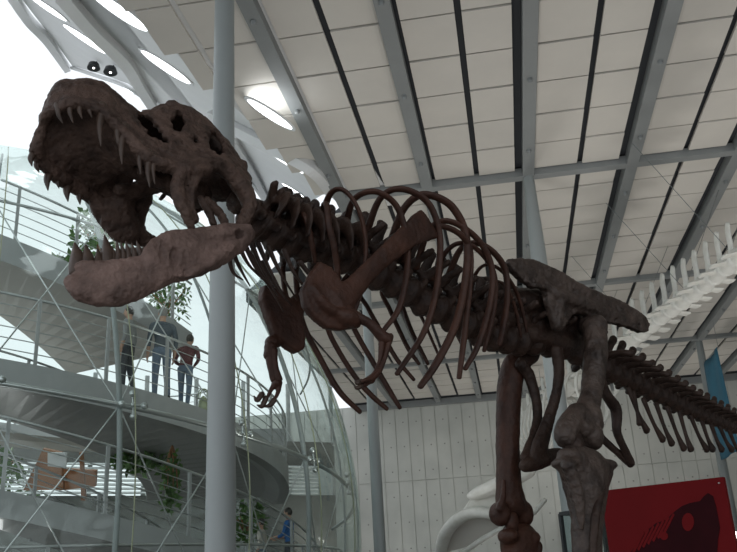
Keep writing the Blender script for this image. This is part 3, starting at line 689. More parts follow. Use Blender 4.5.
for i, x in enumerate(XB):
    g = Geo().box((x - .135, 1, ZC), (x + .135, YW, ZC + .26))
    for k in range(16):
        yy = 8.6 + 2.95 * k
        if yy < YW: g.tube([(x, yy, ZC + .01), (x, yy, ZC - .06)], [.05, .05], seg=10)
    struct(g.obj('ceiling_beam', MB['steel']))
struct(Geo().box((-5.9 - .12, 26, ZC), (-5.9 + .12, YW, ZC + .26)).obj('ceiling_beam', MB['steel']))
for y in YC[1:] + [YC[0]]:
    if y < YW:
        struct(Geo().box((XB[0] if y < 24 else -8, y - .13, ZC + .005), (24, y + .13, ZC + .22)).obj('ceiling_beam', MB['steel']))
struct(Geo().box((-8, YW - .35, ZC - .10), (24, YW - .05, ZC + .22)).obj('ceiling_beam', MB['steel']))

# rising roof over the glass dome: a sloping shell with round skylights, carried by beams
SL = .75
HN = np.array([SL, -.235 * SL, 1.0]); HN /= np.linalg.norm(HN)
HP = np.array([xb(10), 10.0, ZC + .16])
def hill(px, py):
    d = ray(px, py); t = ((HP - EYE) @ HN) / (d @ HN); return EYE + d * t
def hz(x, y): return HP[2] - (HN[0] * (x - HP[0]) + HN[1] * (y - HP[1])) / HN[2]
far_edge = [hill(*p) for p in [(22, 0), (50, 36), (72, 66), (100, 74), (128, 84), (156, 104), (190, 124), (224, 150), (258, 190), (275, 222)]]
left_dir = far_edge[0] - far_edge[2]
P = [np.array([xb(4), 4, HP[2]]), np.array([xb(18.4), 18.4, HP[2]])] + far_edge[::-1] + [far_edge[0] + left_dir * 2.2]
struct(Geo().slab([p + HN * .06 for p in P], HN, .10).obj('ceiling', MB['white']))
for i, (px, py, r) in enumerate([(85, 39, .62), (166, 67, .62), (118, 10, .62), (270, 114, .52), (286, 161, .62), (293, 190, .42), (126, 88, .30), (48, 8, .5)]):
    c = hill(px, py); a = np.cross(HN, [0, 1, 0]); a /= np.linalg.norm(a); b = np.cross(HN, a)
    ring = lambda rr, off: [c + HN * off + (a * math.cos(w) + b * math.sin(w)) * rr for w in np.linspace(0, 2 * math.pi, 33)[:-1]]
    g = Geo(); o, inn = ring(r + .07, -.012), ring(r, -.012); o2, i2 = ring(r + .07, .02), ring(r, .02)
    g.add(o + inn + o2 + i2, [(k, (k + 1) % 32, 32 + (k + 1) % 32, 32 + k) for k in range(32)] + [(k, 64 + k, 64 + (k + 1) % 32, (k + 1) % 32) for k in range(32)] + [(32 + k, 32 + (k + 1) % 32, 96 + (k + 1) % 32, 96 + k) for k in range(32)])
    w = struct(g.obj('window_%d' % (i + 1), MB['white']))
    gl = Geo().slab(ring(r, .0), HN, .01).obj('pane', MB['skyl'], w)
def hbeam(pxs, w, h, m='white'):
    pts = [hill(*p) - HN * h * .5 for p in pxs]; pts = catmull(np.array(pts), 6) if len(pts) > 2 else np.array(pts)
    g = Geo().tube(pts, w / 2 * 1.2, rad2=h / 2 * 1.2, ref=HN, seg=4, n=2)
    return struct(g.obj('ceiling_beam', MB[m]))
hbeam([(14, -12), (32, 16), (50, 36), (70, 66)], .20, .3)
hbeam([(66, -14), (98, 24), (128, 54), (143, 80), (156, 102)], .26, .34)
hbeam([(214, 110), (236, 122), (272, 140), (315, 163), (334, 186)], .24, .3)
hbeam([(236, 138), (255, 170), (272, 205)], .2, .26)
hbeam([(72, 66), (100, 75), (128, 85), (156, 104), (190, 125), (224, 151), (258, 190), (275, 222)], .1, .12, 'white')

# columns
def column(name, x, y, prof):
    g = Geo().tube([(x, y, z) for z, r in prof], [r for z, r in prof], seg=28, n=3, cap=False)
    g.tube([(x, y, 0), (x, y, .04)], [prof[0][1] * 1.6] * 2, seg=28, cap=False)
    return struct(g.obj(name, MB['colm'], smooth=False, angle=.6))
column('column', -3.47, 10.05, [(0, .19), (2.5, .18), (7.2, .155), (9.0, .148), (10.6, .14)])
column('column', 1.14, 18.9, [(0, .20), (4, .20), (8, .19), (9.3, .165), (10.6, .13)])
column('column', -3.47, 22.2, [(0, .155), (4, .15), (8, .14), (10.6, .12)])
column('column', 8.42, 36.9, [(0, .19), (4, .19), (8, .18), (10.6, .14)])

# back wall: boards of concrete with open joints
g = Geo(); x = -20.32
while x < 24:
    for z0, z1 in ((0, 6.62), (6.65, ZC + .2)): g.box((x + .017, YW, z0), (x + .703, YW + .3, z1))
    x += .72
g.box((-20.3, YW + .05, 0), (24, YW + .4, ZC + .2))
struct(g.obj('wall_back', MB['concrete']))
struct(Geo().box((24, -2, 0), (24.3, YW + .4, ZC + .6)).obj('wall_right', MB['concrete']))  # side wall out of view, added to block sky light from the right
struct(Geo().box((-44, -14, -.1), (26, 60, 0)).obj('floor', MB['floor']))

# ================================================================== GLASS DOME WITH THE RAMPS
K = 0.8
DC = EYE + K * (np.array([-16.5, 24.4, 3.4]) - EYE); DR = 12.0 * K; RR = 9.8 * K
rad = math.radians
def dome(th, z):                      # point of the glass at compass angle th (degrees) and height z
    r = math.sqrt(max(.01, DR ** 2 - (z - DC[2]) ** 2)); return DC + np.array([r * math.cos(rad(th)), r * math.sin(rad(th)), z - DC[2]])
def cyl(r, th, z): return np.array([DC[0] + r * math.cos(rad(th)), DC[1] + r * math.sin(rad(th)), z])
def on_dome(px, py, rr=None):
    d = ray(px, py); o = EYE - DC; r = rr or DR; a = d @ d; b = 2 * d @ o; c = o @ o - r * r; D = max(0, b * b - 4 * a * c)
    return EYE + d * ((-b - math.sqrt(D)) / 2 / a)
def ang(p): return math.degrees(math.atan2(p[1] - DC[1], p[0] - DC[0]))
def zs(z): return 1.6 + K * (z - 1.6)
dm = empty('glass_dome', 'tall greenish glass sphere enclosing the ramps behind the grey column', 'glass dome', (DC[0], DC[1], 0))
D0 = np.array([DC[0], DC[1], 0.0])
vs = []; fs = []; NT, NZ = 90, 44
for i in range(NZ + 1):
    e = math.asin(max(-1, -DC[2] / DR)) + (math.pi / 2 - .02 - math.asin(max(-1, -DC[2] / DR))) * i / NZ
    for j in range(NT): w = 2 * math.pi * j / NT; vs.append(DC + DR * np.array([math.cos(e) * math.cos(w), math.cos(e) * math.sin(w), math.sin(e)]))
for i in range(NZ):
    for j in range(NT): fs.append((i * NT + j, i * NT + (j + 1) % NT, (i + 1) * NT + (j + 1) % NT, (i + 1) * NT + j))
Geo().add(vs, fs).obj('glass_shell', MB['glass'], dm, smooth=True, origin=D0)
def dtube(pts, r, name='frame_tube', m='rail', seg=8):
    return Geo().tube(pts, r, seg=seg, n=4).obj(name, MB[m], dm, smooth=True, origin=D0)
ringz = lambda th: zs(5.71 - .0255 * (th + 54))
inner = lambda p, d=.12: DC + (p - DC) * (1 - d / DR)
dtube([inner(dome(th, ringz(th))) for th in range(-80, 40, 8)], .045)
dtube([inner(dome(th, ringz(th) - 3.6), .12) for th in range(-80, 40, 8)], .03)
dtube([inner(dome(th, ringz(th) + 3.9), .12) for th in range(-80, 40, 8)], .03)
post_th = (-70.5, -56.5, -42.5, -28.5, -14.5, -1)
for th in post_th:
    dtube([inner(dome(th, z), .18) for z in np.linspace(.3, 11.2, 12)], .05 if th in (-42.5, -14.5) else .028, m='colm')
    dtube([dome(th + 1.2, z) for z in np.linspace(.3, 11.2, 12)], .012, 'glass_joint', 'joint')
for th in post_th:
    for dz in (0, -3.6):
        z = ringz(th) + dz; g = Geo(); c = inner(dome(th + 1.2, z), .08)
        up = dome(th + 1.2, z + .3) - dome(th + 1.2, z - .3); up /= np.linalg.norm(up); sd = np.cross(up, (c - DC) / np.linalg.norm(c - DC))
        for a, b in ((.2, 0), (-.2, 0), (0, .2), (0, -.2)):
            q = c + up * a + sd * b; g.tube([c, q], [.02, .02], seg=8); g.ball(q, .065, seg=10, rings=7)
        g.ball(c, .05, seg=10, rings=7)
        g.obj('glass_fitting', MB['rail'], dm, smooth=True, origin=D0)
for i in range(len(post_th) - 1):
    a, b = post_th[i], post_th[i + 1]
    for lo, hi in ((0, 3.9), (-3.6, 0)):
        A = inner(dome(a, ringz(a) + lo), .2); B = inner(dome(b, ringz(b) + hi), .2); C2 = inner(dome(a, ringz(a) + hi), .2); D2 = inner(dome(b, ringz(b) + lo), .2)
        for p, q in ((A, B), (C2, D2)):
            m = inner((p + q) / 2, 0); dtube([p, m, q], .014, 'tie_cable', 'rail', 6)

# ramps
def ramp(th0, th1, zdeck, r1, r0, fascia, name='ramp', under='soffit'):
    ths = np.arange(th0, th1 + .1, 3.0)
    g = Geo(); prof = lambda th: [cyl(r1, th, zdeck(th)), cyl(r1, th, zdeck(th) - fascia), cyl(r1 - .25, th, zdeck(th) - fascia), cyl(r1 - .6, th, zdeck(th) - fascia * .62), cyl(r0, th, zdeck(th) - fascia * .62), cyl(r0, th, zdeck(th))]
    vs = [];
    for th in ths: vs += prof(th)
    n = 6; fs = []
    for i in range(len(ths) - 1):
        for j in range(n): fs.append((i * n + j, i * n + (j + 1) % n, (i + 1) * n + (j + 1) % n, (i + 1) * n + j))
    fs.append(tuple(range(n))); fs.append(tuple((len(ths) - 1) * n + j for j in range(n)))
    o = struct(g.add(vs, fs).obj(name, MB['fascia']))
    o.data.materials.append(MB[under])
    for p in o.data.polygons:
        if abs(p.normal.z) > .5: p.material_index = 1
    return o
def railing(label, th0, th1, zdeck, r, height, nrail, step, group='ramp railings'):
    root = empty('ramp_railing', label, 'railing', tuple(cyl(r, (th0 + th1) / 2, zdeck((th0 + th1) / 2))), group)
    o = np.array(root.location)
    for k in range(nrail):
        hgt = height * (k + 1) / nrail; rr = .026 if k == nrail - 1 else .010
        Geo().tube([cyl(r, th, zdeck(th) + hgt) for th in np.arange(th0, th1 + .1, 4)], rr, seg=7, n=3).obj('top_rail' if k == nrail - 1 else 'rail', MB['rail'], root, smooth=True, origin=o)
    for th in np.arange(th0 + step * .3, th1, step):
        p = cyl(r, th, zdeck(th) - .3); t = np.array([-math.sin(rad(th)), math.cos(rad(th)), 0])
        Geo().beam(p, p + UP * (height + .3), .05, .06, up=tuple(t)).obj('post', MB['fascia'], root, origin=o)
    return root
z2 = lambda th: zs(6.62 - .0215 * (th + 54)) + .03
z1 = lambda th: zs(9.95 - .046 * (th + 55))
z3 = lambda th: zs(3.75 - .042 * (th + 53))
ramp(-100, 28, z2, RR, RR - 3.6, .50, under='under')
ramp(-56, -18, z1, RR - .8, RR - 4.6, .52)
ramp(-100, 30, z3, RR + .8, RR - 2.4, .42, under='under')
railing('silver cable railing of the middle ramp with three visitors behind it', -100, 26, z2, RR - .06, 1.22, 6, 9.5)
railing('silver cable railing of the top ramp beside the gaping jaws', -56, -18, z1, RR - .86, 1.15, 6, 9.5)
railing('silver cable railing of the lowest ramp at the bottom edge', -100, 28, z3, RR + .74, 1.15, 6, 11)
railing('silver cable railing along the inner edge of the middle ramp', -90, 28, z2, RR - 3.5, 1.1, 5, 14)
railing('silver cable railing along the inner edge of the lowest ramp', -90, 28, z3, RR - 2.3, 1.1, 5, 14)
# low ring wall round the foot of the ramps, with a handrail on it
g = Geo(); ths = np.arange(-100, 41, 4.0); vs = []; fs = []
for th in ths: vs += [cyl(RR + 1.35, th, 0), cyl(RR + 1.35, th, 1.45), cyl(RR + 1.15, th, 1.45), cyl(RR + 1.15, th, 0)]
for i in range(len(ths) - 1):
    for j in range(4): fs.append((i * 4 + j, i * 4 + (j + 1) % 4, i * 4 + 4 + (j + 1) % 4, i * 4 + 4 + j))
fs += [(0, 1, 2, 3), tuple((len(ths) - 1) * 4 + j for j in (3, 2, 1, 0))]
struct(g.add(vs, fs).obj('trim_30', MB['wallgrey']))
railing('silver handrail on the low dark ring wall at the foot of the dome', -100, 40, lambda th: 1.46, RR + 1.25, .95, 4, 12)
# opposite side of the spiral, farther in
z4 = lambda th: zs(7.4 + .018 * (th - 60))
ramp(20, 150, z4, RR, RR - 2.0, .45)
railing('silver cable railing across the far side of the dome', 20, 150, z4, RR - 1.95, 1.15, 5, 10)

# ---- people
def person(label, feet, facing, height, top_m, leg_m, hair_m, arms='down', bald=False, lean=0.0, sit=False, group=None):
    """facing: compass direction the figure looks (unit vector)"""
    root = empty('person', label, 'person', tuple(feet), group)
    h = height / 1.75; fx = np.array([facing[0], facing[1], 0.0]); fx /= np.linalg.norm(fx); lx = np.array([-fx[1], fx[0], 0])
    def P(x, y, z):   # x left, y forward
        y2 = y + lean * max(0, z - .9); return (lx * x + fx * y2 + UP * z) * h
    g = Geo()
    g.tube([P(0, 0, .88), P(0, 0, 1.0), P(0, .0, 1.15), P(0, .01, 1.32), P(0, 0, 1.44)], [.165 * h, .155 * h, .15 * h, .185 * h, .13 * h], rad2=[.115 * h, .10 * h, .10 * h, .115 * h, .08 * h], ref=fx, seg=16)
    g.tube([P(0, .0, 1.42), P(0, .015, 1.56)], [.06 * h, .055 * h], seg=12)
    hc = P(0, .03, 1.645); g.ball(hc, (.078 * h, .098 * h, .118 * h), axes=[lx, fx, UP], seg=16, rings=12)
    g.ball(P(0, .128, 1.635), (.014 * h, .02 * h, .022 * h), axes=[lx, fx, UP], seg=8, rings=6)
    for s in (1, -1): g.ball(P(s * .08, .02, 1.64), (.012 * h, .02 * h, .03 * h), axes=[lx, fx, UP], seg=8, rings=6)
    g.tube([P(-.19, 0, 1.40), P(0, 0, 1.42), P(.19, 0, 1.40)], [.06 * h, .07 * h, .06 * h])
    hands = []
    for s in (1, -1):
        step = .07 * s
        g.tube([P(s * .09, 0, .92), P(s * .10, .02 + step * .3, .50), P(s * .10, step - .02, .09)], [.092 * h, .064 * h, .046 * h], seg=12)
        g.tube([P(s * .10, step - .05, .045), P(s * .105, step + .08, .04), P(s * .11, step + .17, .03)], [.042 * h, .042 * h, .03 * h], rad2=[.045 * h, .036 * h, .025 * h], ref=UP, seg=10)
        if arms == 'rail': pts = [P(s * .20, 0, 1.39), P(s * .26, .08, 1.13), P(s * .20, .34, 1.08)]
        elif arms == 'front': pts = [P(s * .20, 0, 1.39), P(s * .27, .02, 1.12), P(s * .12, .22, 1.02)]
        else: pts = [P(s * .20, 0, 1.39), P(s * .255, -.02, 1.12), P(s * .25, .05, .86)]
        g.tube(pts, [.058 * h, .045 * h, .032 * h], seg=10); hands.append((pts[2], pts[2] - pts[1], s))
    for p, d, s in hands:
        d = d / np.linalg.norm(d); side = np.cross(d, lx); side /= np.linalg.norm(side)
        g.ball(p + d * .05 * h, (.022 * h, .042 * h, .055 * h), axes=[np.cross(side, d), side, d], seg=10, rings=8)
        for k, ln in enumerate((.065, .078, .072, .055)):
            o = side * (k - 1.5) * .021 * h; q = p + d * .09 * h + o
            g.tube([q, q + d * ln * .6 * h, q + d * ln * h - lx * s * .02 * h], [.0095 * h, .009 * h, .007 * h], seg=6, n=2)
        q = p + d * .03 * h + side * .035 * h; g.tube([q, q + side * .03 * h + d * .03 * h, q + side * .035 * h + d * .06 * h], [.012 * h, .010 * h, .008 * h], seg=6, n=2)
    me = bake(g, 'body', .0085 * h, 2)
    for m in (leg_m, top_m, MB['skin'], MB['black']): me.materials.append(m)
    for p in me.polygons:
        c = p.center; z = c.z / h; x = abs(c.dot(V(lx))) / h; y = c.dot(V(fx)) / h
        if z < .075: k = 3
        elif z > 1.475: k = 2
        elif z < .97 and x < .215: k = 0
        elif arms == 'down' and x > .2 and z < .98: k = 2
        elif arms != 'down' and y - lean * max(0, z - .9) > .2: k = 2
        else: k = 1
        p.material_index = k
    link_mesh('body', me, root)
    if not bald:
        hg = Geo().ball(hc + (UP * .022 - fx * .018) * h, (.086 * h, .098 * h, .112 * h), axes=[lx, fx, UP], seg=16, rings=12)
        hm = bake(hg, 'hair', .012 * h, 1, .004, 20)
        bm = bmesh.new(); bm.from_mesh(hm)
        bmesh.ops.delete(bm, geom=[f for f in bm.faces if (f.calc_center_median() - V(hc)).dot(V(fx)) > .055 * h and (f.calc_center_median() - V(hc)).z < .055 * h], context='FACES'); bm.to_mesh(hm); bm.free()
        link_mesh('hair', hm, root, hair_m)
    else:
        hg = Geo().tube([hc + (lx * math.cos(a) * .079 - fx * abs(math.sin(a)) * .098 - UP * .0) * h for a in np.linspace(.1, math.pi - .1, 7)], .022 * h, rad2=.05 * h, ref=UP)
        link_mesh('hair', bake(hg, 'hair', .012 * h, 1), root, hair_m)
    return root
def on_ramp(px, py, r, zf):
    # stand where the ramp of radius r shows at image column px
    lo = None
    for th in np.arange(-70, 30, .1):
        p = cyl(r, th, zf(th)); x, y, d = proj(p)
        if x >= px: return p, th
    return p, th
def radial(th): return np.array([math.cos(rad(th)), math.sin(rad(th)), 0])
p, th = on_ramp(126, 0, RR - .45, z2); person('person in a grey shirt and dark trousers, leftmost of three on the middle ramp', p, -radial(th) + .8 * np.array([math.sin(rad(th)), -math.cos(rad(th)), 0]), 1.74, MB['shirt1'], MB['trousers'], MB['hairdark'])
p, th = on_ramp(160, 0, RR - .32, z2); person('tall grey-haired person in a slate shirt and jeans standing on the middle ramp', p, -radial(th) - .3 * np.array([math.sin(rad(th)), -math.cos(rad(th)), 0]), 1.92, MB['shirt2'], MB['jeans'], MB['hair'])
p, th = on_ramp(184, 0, RR - .34, z2); pr = person('person in a maroon top and jeans leaning beside a pale green bag on the ramp', p, -radial(th) * .5 - np.array([math.sin(rad(th)), -math.cos(rad(th)), 0]), 1.62, MB['shirt3'], MB['jeans'], MB['hairdark'], arms='front', lean=.35)
p, th = on_ramp(203, 0, RR - .3, z2)
bg = empty('shoulder_bag', 'pale green bag beside the person in a maroon top on the ramp', 'bag', tuple(p))
b = Geo().tube([(0, 0, .03), (0, 0, .16), (0, 0, .30), (0, 0, .36)], [.20, .21, .19, .15], rad2=[.10, .11, .09, .05], ref=(1, .3, 0), seg=16)
link_mesh('body', bake(b, 'bag_body', .015, 2, .006, 8), bg, MB['bag'])
for s in (1, -1): Geo().tube([(-.1, s * .04, .34), (-.07, s * .045, .52), (.07, s * .045, .52), (.1, s * .04, .34)], .012, seg=7).obj('handle', MB['bag'], bg, smooth=True)
p, th = on_ramp(290, 0, RR + .45, z3)
e = at(291, 506, proj(p)[2]); ht = max(1.5, min(1.9, e[2] - p[2])); person('person in a bright blue top behind the lowest railing near the dome rim', p, -radial(th), ht, MB['shirt4'], MB['trousers'], MB['hairdark'], arms='rail')
p, th = on_ramp(262, 0, RR - .25, z3); person('dark-haired person in a cream top beside the one in bright blue', p, -radial(th), ht * .92, MB['shirt5'], MB['jeans'], MB['hairdark'])

# ---- things inside and behind the dome
def leaves(name, label, centre, size, n, leaf=.16, drop=0.0, group=None):
    root = empty(name, label, 'plant', tuple(centre), group)
    vs = []; fs = []
    for k in range(n):
        q = rng.normal(size=3); q /= np.linalg.norm(q); q = q * rng.random() ** .4 * np.array(size); q[2] -= drop * rng.random()
        a = rng.normal(size=3); a /= np.linalg.norm(a); b = np.cross(a, rng.normal(size=3)); b /= np.linalg.norm(b); l = leaf * (.6 + .8 * rng.random())
        o = len(vs); vs += [q, q + a * l * .5 + b * l * .28, q + a * l, q + a * l * .5 - b * l * .28]; fs.append((o, o + 1, o + 2, o + 3))
    Geo().add(vs, fs).obj('foliage', MB['leaf'], root)
    g = Geo()
    for k in range(7):
        w = k * 2 * math.pi / 7; g.tube([(0, 0, -size[2] * .5 if not drop else size[2]), (math.cos(w) * size[0] * .4, math.sin(w) * size[1] * .4, 0), (math.cos(w) * size[0] * .7, math.sin(w) * size[1] * .7, -drop * .7 + size[2] * .3)], [.025, .018, .008], seg=6)
    g.obj('stem', MB['wood'], root, smooth=True)
    return root
leaves('hanging_plant', 'green plant trailing under the middle ramp, left of the grey column', at(140, 448, 19.5), (.85, .5, .25), 420, .2, .35, 'plants in the dome')
leaves('hanging_plant', 'narrow green plant trailing lower, just left of the grey column', at(172, 458, 18.0), (.2, .2, .25), 200, .16, 1.0, 'plants in the dome')
leaves('leafy_shrub', 'small bright green shrub on the top ramp edge beside the lower jaw', at(62, 264, 17.2), (.35, .2, .16), 200, .16, 0, 'plants in the dome')
leaves('leafy_shrub', 'light green plant rising behind the lower jaw teeth', at(100, 236, 19.8), (.7, .4, .8), 330, .2, 0, 'plants in the dome')
leaves('leafy_shrub', 'pale leafy plant on the far ramp above the visitors', at(168, 300, 24.0), (.7, .6, .8), 260, .18, 0, 'plants in the dome')
leaves('leafy_shrub', 'leafy shrub low inside the dome right of the grey column', at(246, 522, 20.5), (.5, .4, .55), 260, .18, 0, 'plants in the dome')
leaves('leafy_shrub', 'dark leafy shrub low inside the dome near the left edge', at(-4, 466, 20.5), (.7, .6, .4), 300, .2, 0, 'plants in the dome')

# timber kiosk panels seen under the middle ramp
def board(name, label, cat, quad, th, m, group=None):
    n = np.cross(quad[1] - quad[0], quad[3] - quad[0]); n /= np.linalg.norm(n)
    return tag(Geo().slab(quad, n, th).obj(name, MB[m]), label, cat, group)
Q = lambda d, *pp: [at(x, y, d) for x, y in pp]
board('timber_screen', 'sloping orange timber panel under the middle ramp at the left', 'panel', Q(21, (24, 490), (44, 448), (62, 452), (64, 489)), .12, 'wood', 'timber panels in the dome')
board('timber_screen', 'wide brown timber panel beside the sloping one under the ramp', 'panel', Q(21.4, (62, 468), (97, 470), (96, 486), (60, 490)), .12, 'wood', 'timber panels in the dome')
board('timber_post', 'thin orange timber post standing among the panels under the ramp', 'post', Q(20.8, (80, 452), (83, 452), (86, 500), (82, 500)), .12, 'wood')
board('notice_board', 'small white board hanging under the middle ramp above the timber panels', 'board', Q(20.6, (48, 452), (67, 453), (66, 468), (48, 466)), .05, 'white')
# long outside wall of the dome side: glazing over a solid base, louvred lights under it
wl = Geo()
A0 = np.array([-34., 22.0, 0]); A1 = np.array([-8.5, 41.0, 0]); tdir = (A1 - A0) / np.linalg.norm(A1 - A0); LW = np.linalg.norm(A1 - A0); ndir = np.array([tdir[1], -tdir[0], 0])
wl.beam(A0 + UP * 2.85, A1 + UP * 2.85, .3, 5.7)
wl.beam(A0 + UP * 7.6, A1 + UP * 7.6, .3, 1.2)
struct(wl.obj('wall_left', MB['wallgrey']))
for k in range(15):
    q = A0 + tdir * LW * k / 14; o = struct(Geo().beam(q + UP * 4.9, q + UP * 11, .12, .18, up=tuple(tdir)).obj('trim_%d' % (k + 1), MB['fascia']))
lv = empty('window_louvre', 'wide band of white louvre slats behind the dome under the middle ramp', 'louvre', tuple(A0 + tdir * LW * .72 + UP * 4))
o = np.array(lv.location)
for k in range(8):
    z = 5.8 + .17 * k; Geo().beam(A0 + tdir * LW * .40 + UP * z - ndir * -.3, A0 + tdir * LW * .97 + UP * z - ndir * -.3, .13, .04, up=tuple(np.array([0, 0, 1.0]) + ndir * .8)).obj('slat', MB['white'], lv, origin=o)
# trees outside the glazing
for k, (f, h) in enumerate([(.30, 7.4), (.42, 6.6), (.56, 7.6), (.80, 6.4)]):
    c = A0 + tdir * LW * f - ndir * 4; c = np.array([c[0], c[1], 0])
    root = empty('tree', ['tree outside the glazing behind the timber panels', 'low tree outside the glazing right of the notice board', 'taller tree outside the glazing behind the trailing plant', 'low tree outside the glazing right of the grey column'][k], 'tree', tuple(c), 'trees outside the glazing')
    vs = []; fs = []
    for j in range(500):
        q = rng.normal(size=3); q /= np.linalg.norm(q); q = q * rng.random() ** .4 * np.array([1.7, 1.7, h * .36]) + np.array([0, 0, h * .68]); a = rng.normal(size=3); a /= np.linalg.norm(a); b2 = np.cross(a, rng.normal(size=3)); b2 /= np.linalg.norm(b2); l = .34
        n = len(vs); vs += [q, q + a * l * .5 + b2 * l * .3, q + a * l, q + a * l * .5 - b2 * l * .3]; fs.append((n, n + 1, n + 2, n + 3))
    Geo().add(vs, fs).obj('crown', MB['leaf'], root)
    Geo().tube([(0, 0, 0), (.05, 0, h * .4), (0, .05, h * .8)], [.14, .1, .05], seg=10).obj('trunk', MB['wood'], root, smooth=True)

# twin spotlights on the rising roof
for (px, py), lab in (((97, 61), 'dark round spotlight on the white roof, left one of the pair above the skull'), ((114, 65), 'dark round spotlight on the white roof, right one of the pair above the skull')):
    c = hill(px, py) - HN * .02; root = empty('spotlight', lab, 'spotlight', tuple(c), 'spotlights above the skull')
    ax = (EYE - c); ax /= np.linalg.norm(ax); ax = ax * .08 - UP; ax /= np.linalg.norm(ax)
    cc = -HN * .16
    Geo().tube([cc - ax * .07, cc + ax * .07], [.15, .19], seg=20, cap=False).obj('housing', MB['black'], root, angle=.6)
    Geo().tube([cc + ax * .071, cc + ax * .076], [.035, .035], seg=18, cap=False).obj('lens', MB['lamp'], root)
    Geo().tube([(0, 0, 0), cc], [.02, .02], seg=8).obj('bracket', MB['black'], root)
# round lit lamps near the far end of the hall
for px, py, lab in ((542, 394, 'round lit lamp hanging far behind the hip bones, lower left one'), (575, 387, 'round lit lamp hanging far behind the hip bones, right one')):
    c = at(px, py, 39.0); root = empty('pendant_lamp', lab, 'lamp', tuple(c), 'far round lamps')
    Geo().tube([(0, 0, -.02), (0, 0, .02)], [.34, .34], seg=24, cap=False).obj('lens', MB['lamp'], root)
    Geo().tube([(0, 0, .03), (0, 0, .22), (0, 0, .35)], [.36, .30, .06], seg=24).obj('shade', MB['steel'], root, smooth=True)
    Geo().tube([(0, 0, .3), (0, 0, ZC - c[2])], [.012, .012], seg=6).obj('cord', MB['steel'], root)

# ================================================================== WHALE SKELETON
ws = [(748, 249, 16.2), (717, 274, 18.2), (690, 295, 20), (662, 315, 22), (635, 337, 24), (602, 362, 26.5), (570, 387, 29), (540, 412, 31.5), (515, 440, 34)]
wp = catmull(np.array([at(*p) for p in ws]), 10); wseg = np.linalg.norm(np.diff(wp, axis=0), axis=1); warc = np.concatenate([[0], np.cumsum(wseg)])
W0 = wp[40]
whale = empty('whale_skeleton', 'long pale whale skeleton hanging from the ceiling behind the dinosaur', 'whale skeleton', tuple(W0))
def warc_at(s):
    p = np.array([np.interp(s, warc, wp[:, k]) for k in range(3)]); q = np.array([np.interp(min(s + .2, warc[-1]), warc, wp[:, k]) - np.interp(max(s - .2, 0), warc, wp[:, k]) for k in range(3)]); return p, q / np.linalg.norm(q)
g = Geo()
g.tube([(-.33, 0, 0), (-.26, 0, 0), (0, 0, 0), (.26, 0, 0), (.33, 0, 0)], [.23, .22, .17, .22, .23], seg=14)
g.tube([(0, 0, .12), (-.03, 0, .40), (-.02, 0, .72), (-.10, 0, .90)], [.06, .045, .045, .04], rad2=[.17, .14, .15, .12], ref=(1, 0, 0), seg=12)
for s in (1, -1): g.tube([(0, s * .14, -.02), (.0, s * .32, -.05), (.02, s * .50, -.08)], [.05, .045, .04], rad2=[.18, .18, .22], ref=(1, 0, 0))
wv = bake(g, 'vertebra', .022, 2); wv.materials.append(MB['whale'])
s = 0.2; k = 0
while s < warc[-1] - .3:
    p, t = warc_at(s); x = t; y = np.cross([0, 0, 1.0], x); y /= np.linalg.norm(y); z = np.cross(x, y); c = .82 + .35 * min(1, s / 8)
    o = bpy.data.objects.new('vertebra', wv); COL.objects.link(o); o.parent = whale
    o.matrix_local = Matrix(((x[0], y[0] * c, z[0] * c, p[0] - W0[0]), (x[1], y[1] * c, z[1] * c, p[1] - W0[1]), (x[2], y[2] * c, z[2] * c, p[2] - W0[2]), (0, 0, 0, 1)))
    s += .78; k += 1
# ribs of the whale
for k in range(11):
    s = warc[-1] * (.56 + .36 * k / 10); p, t = warc_at(s); y = np.cross([0, 0, 1.0], t); y /= np.linalg.norm(y)
    ln = 2.0 * (1 - abs(k - 5) / 9)
    for sd in (1, -1):
        Geo().tube([p + y * sd * .15, p + y * sd * (.7 * ln / 1.6) + UP * .0, p + y * sd * (.95 * ln / 1.6) - UP * ln * .55, p + y * sd * (.7 * ln / 1.6) - UP * ln, p + y * sd * (.35 * ln / 1.6) - UP * ln * 1.25], [.06, .06, .055, .05, .03], seg=8, n=5).obj('rib', MB['whale'], whale, smooth=True, origin=W0)
# whale skull with the long bowed jaws
hd = 36.0
def H(px, py, d=hd): return at(px, py, d)
g = Geo()
g.tube([H(530, 470, 34.5), H(505, 482, 35), H(482, 492, 35.5), H(470, 496, 36)], [.35, .55, .42, .2], rad2=[.3, .35, .3, .15], ref=UP)
g.tube([H(486, 490, 35.4), H(474, 508, 36.5), H(458, 530, 38), H(446, 556, 39.5)], [.3, .25, .2, .15], rad2=[.12, .10, .09, .07], ref=UP)
g.tube([H(512, 490, 35), H(500, 512, 36), H(478, 540, 37.5)], [.25, .22, .18], rad2=[.12, .10, .08], ref=UP)
g.slab([H(471, 498, 36), H(480, 486, 35.6), H(497, 480, 35), H(514, 498, 35), H(502, 513, 35.6), H(470, 512, 36.4), H(455, 521, 37)], (R @ np.array([.2, -.5, -.8])), .45)
link_mesh('skull', bake(g, 'skull', .05, 3, origin=W0), whale, MB['whale'])
g = Geo().slab([H(446, 552, 38.2), H(450, 530, 37.4), H(466, 517, 36.6), H(491, 516, 35.9), H(507, 526, 35.6), H(478, 544, 36.8)], (R @ np.array([.2, -.5, -.8])), .12)
g.obj('palate', MB['soffit'], whale, origin=W0)
Geo().tube([H(508, 524, 35), H(490, 514, 35.5), H(468, 514, 36.2), H(450, 527, 37), H(441, 548, 38), H(440, 575, 39)], [.22, .28, .32, .32, .30, .26], rad2=[.18, .22, .24, .24, .22, .2], seg=12, n=6).obj('jaw_bone', MB['whale'], whale, smooth=True, origin=W0)
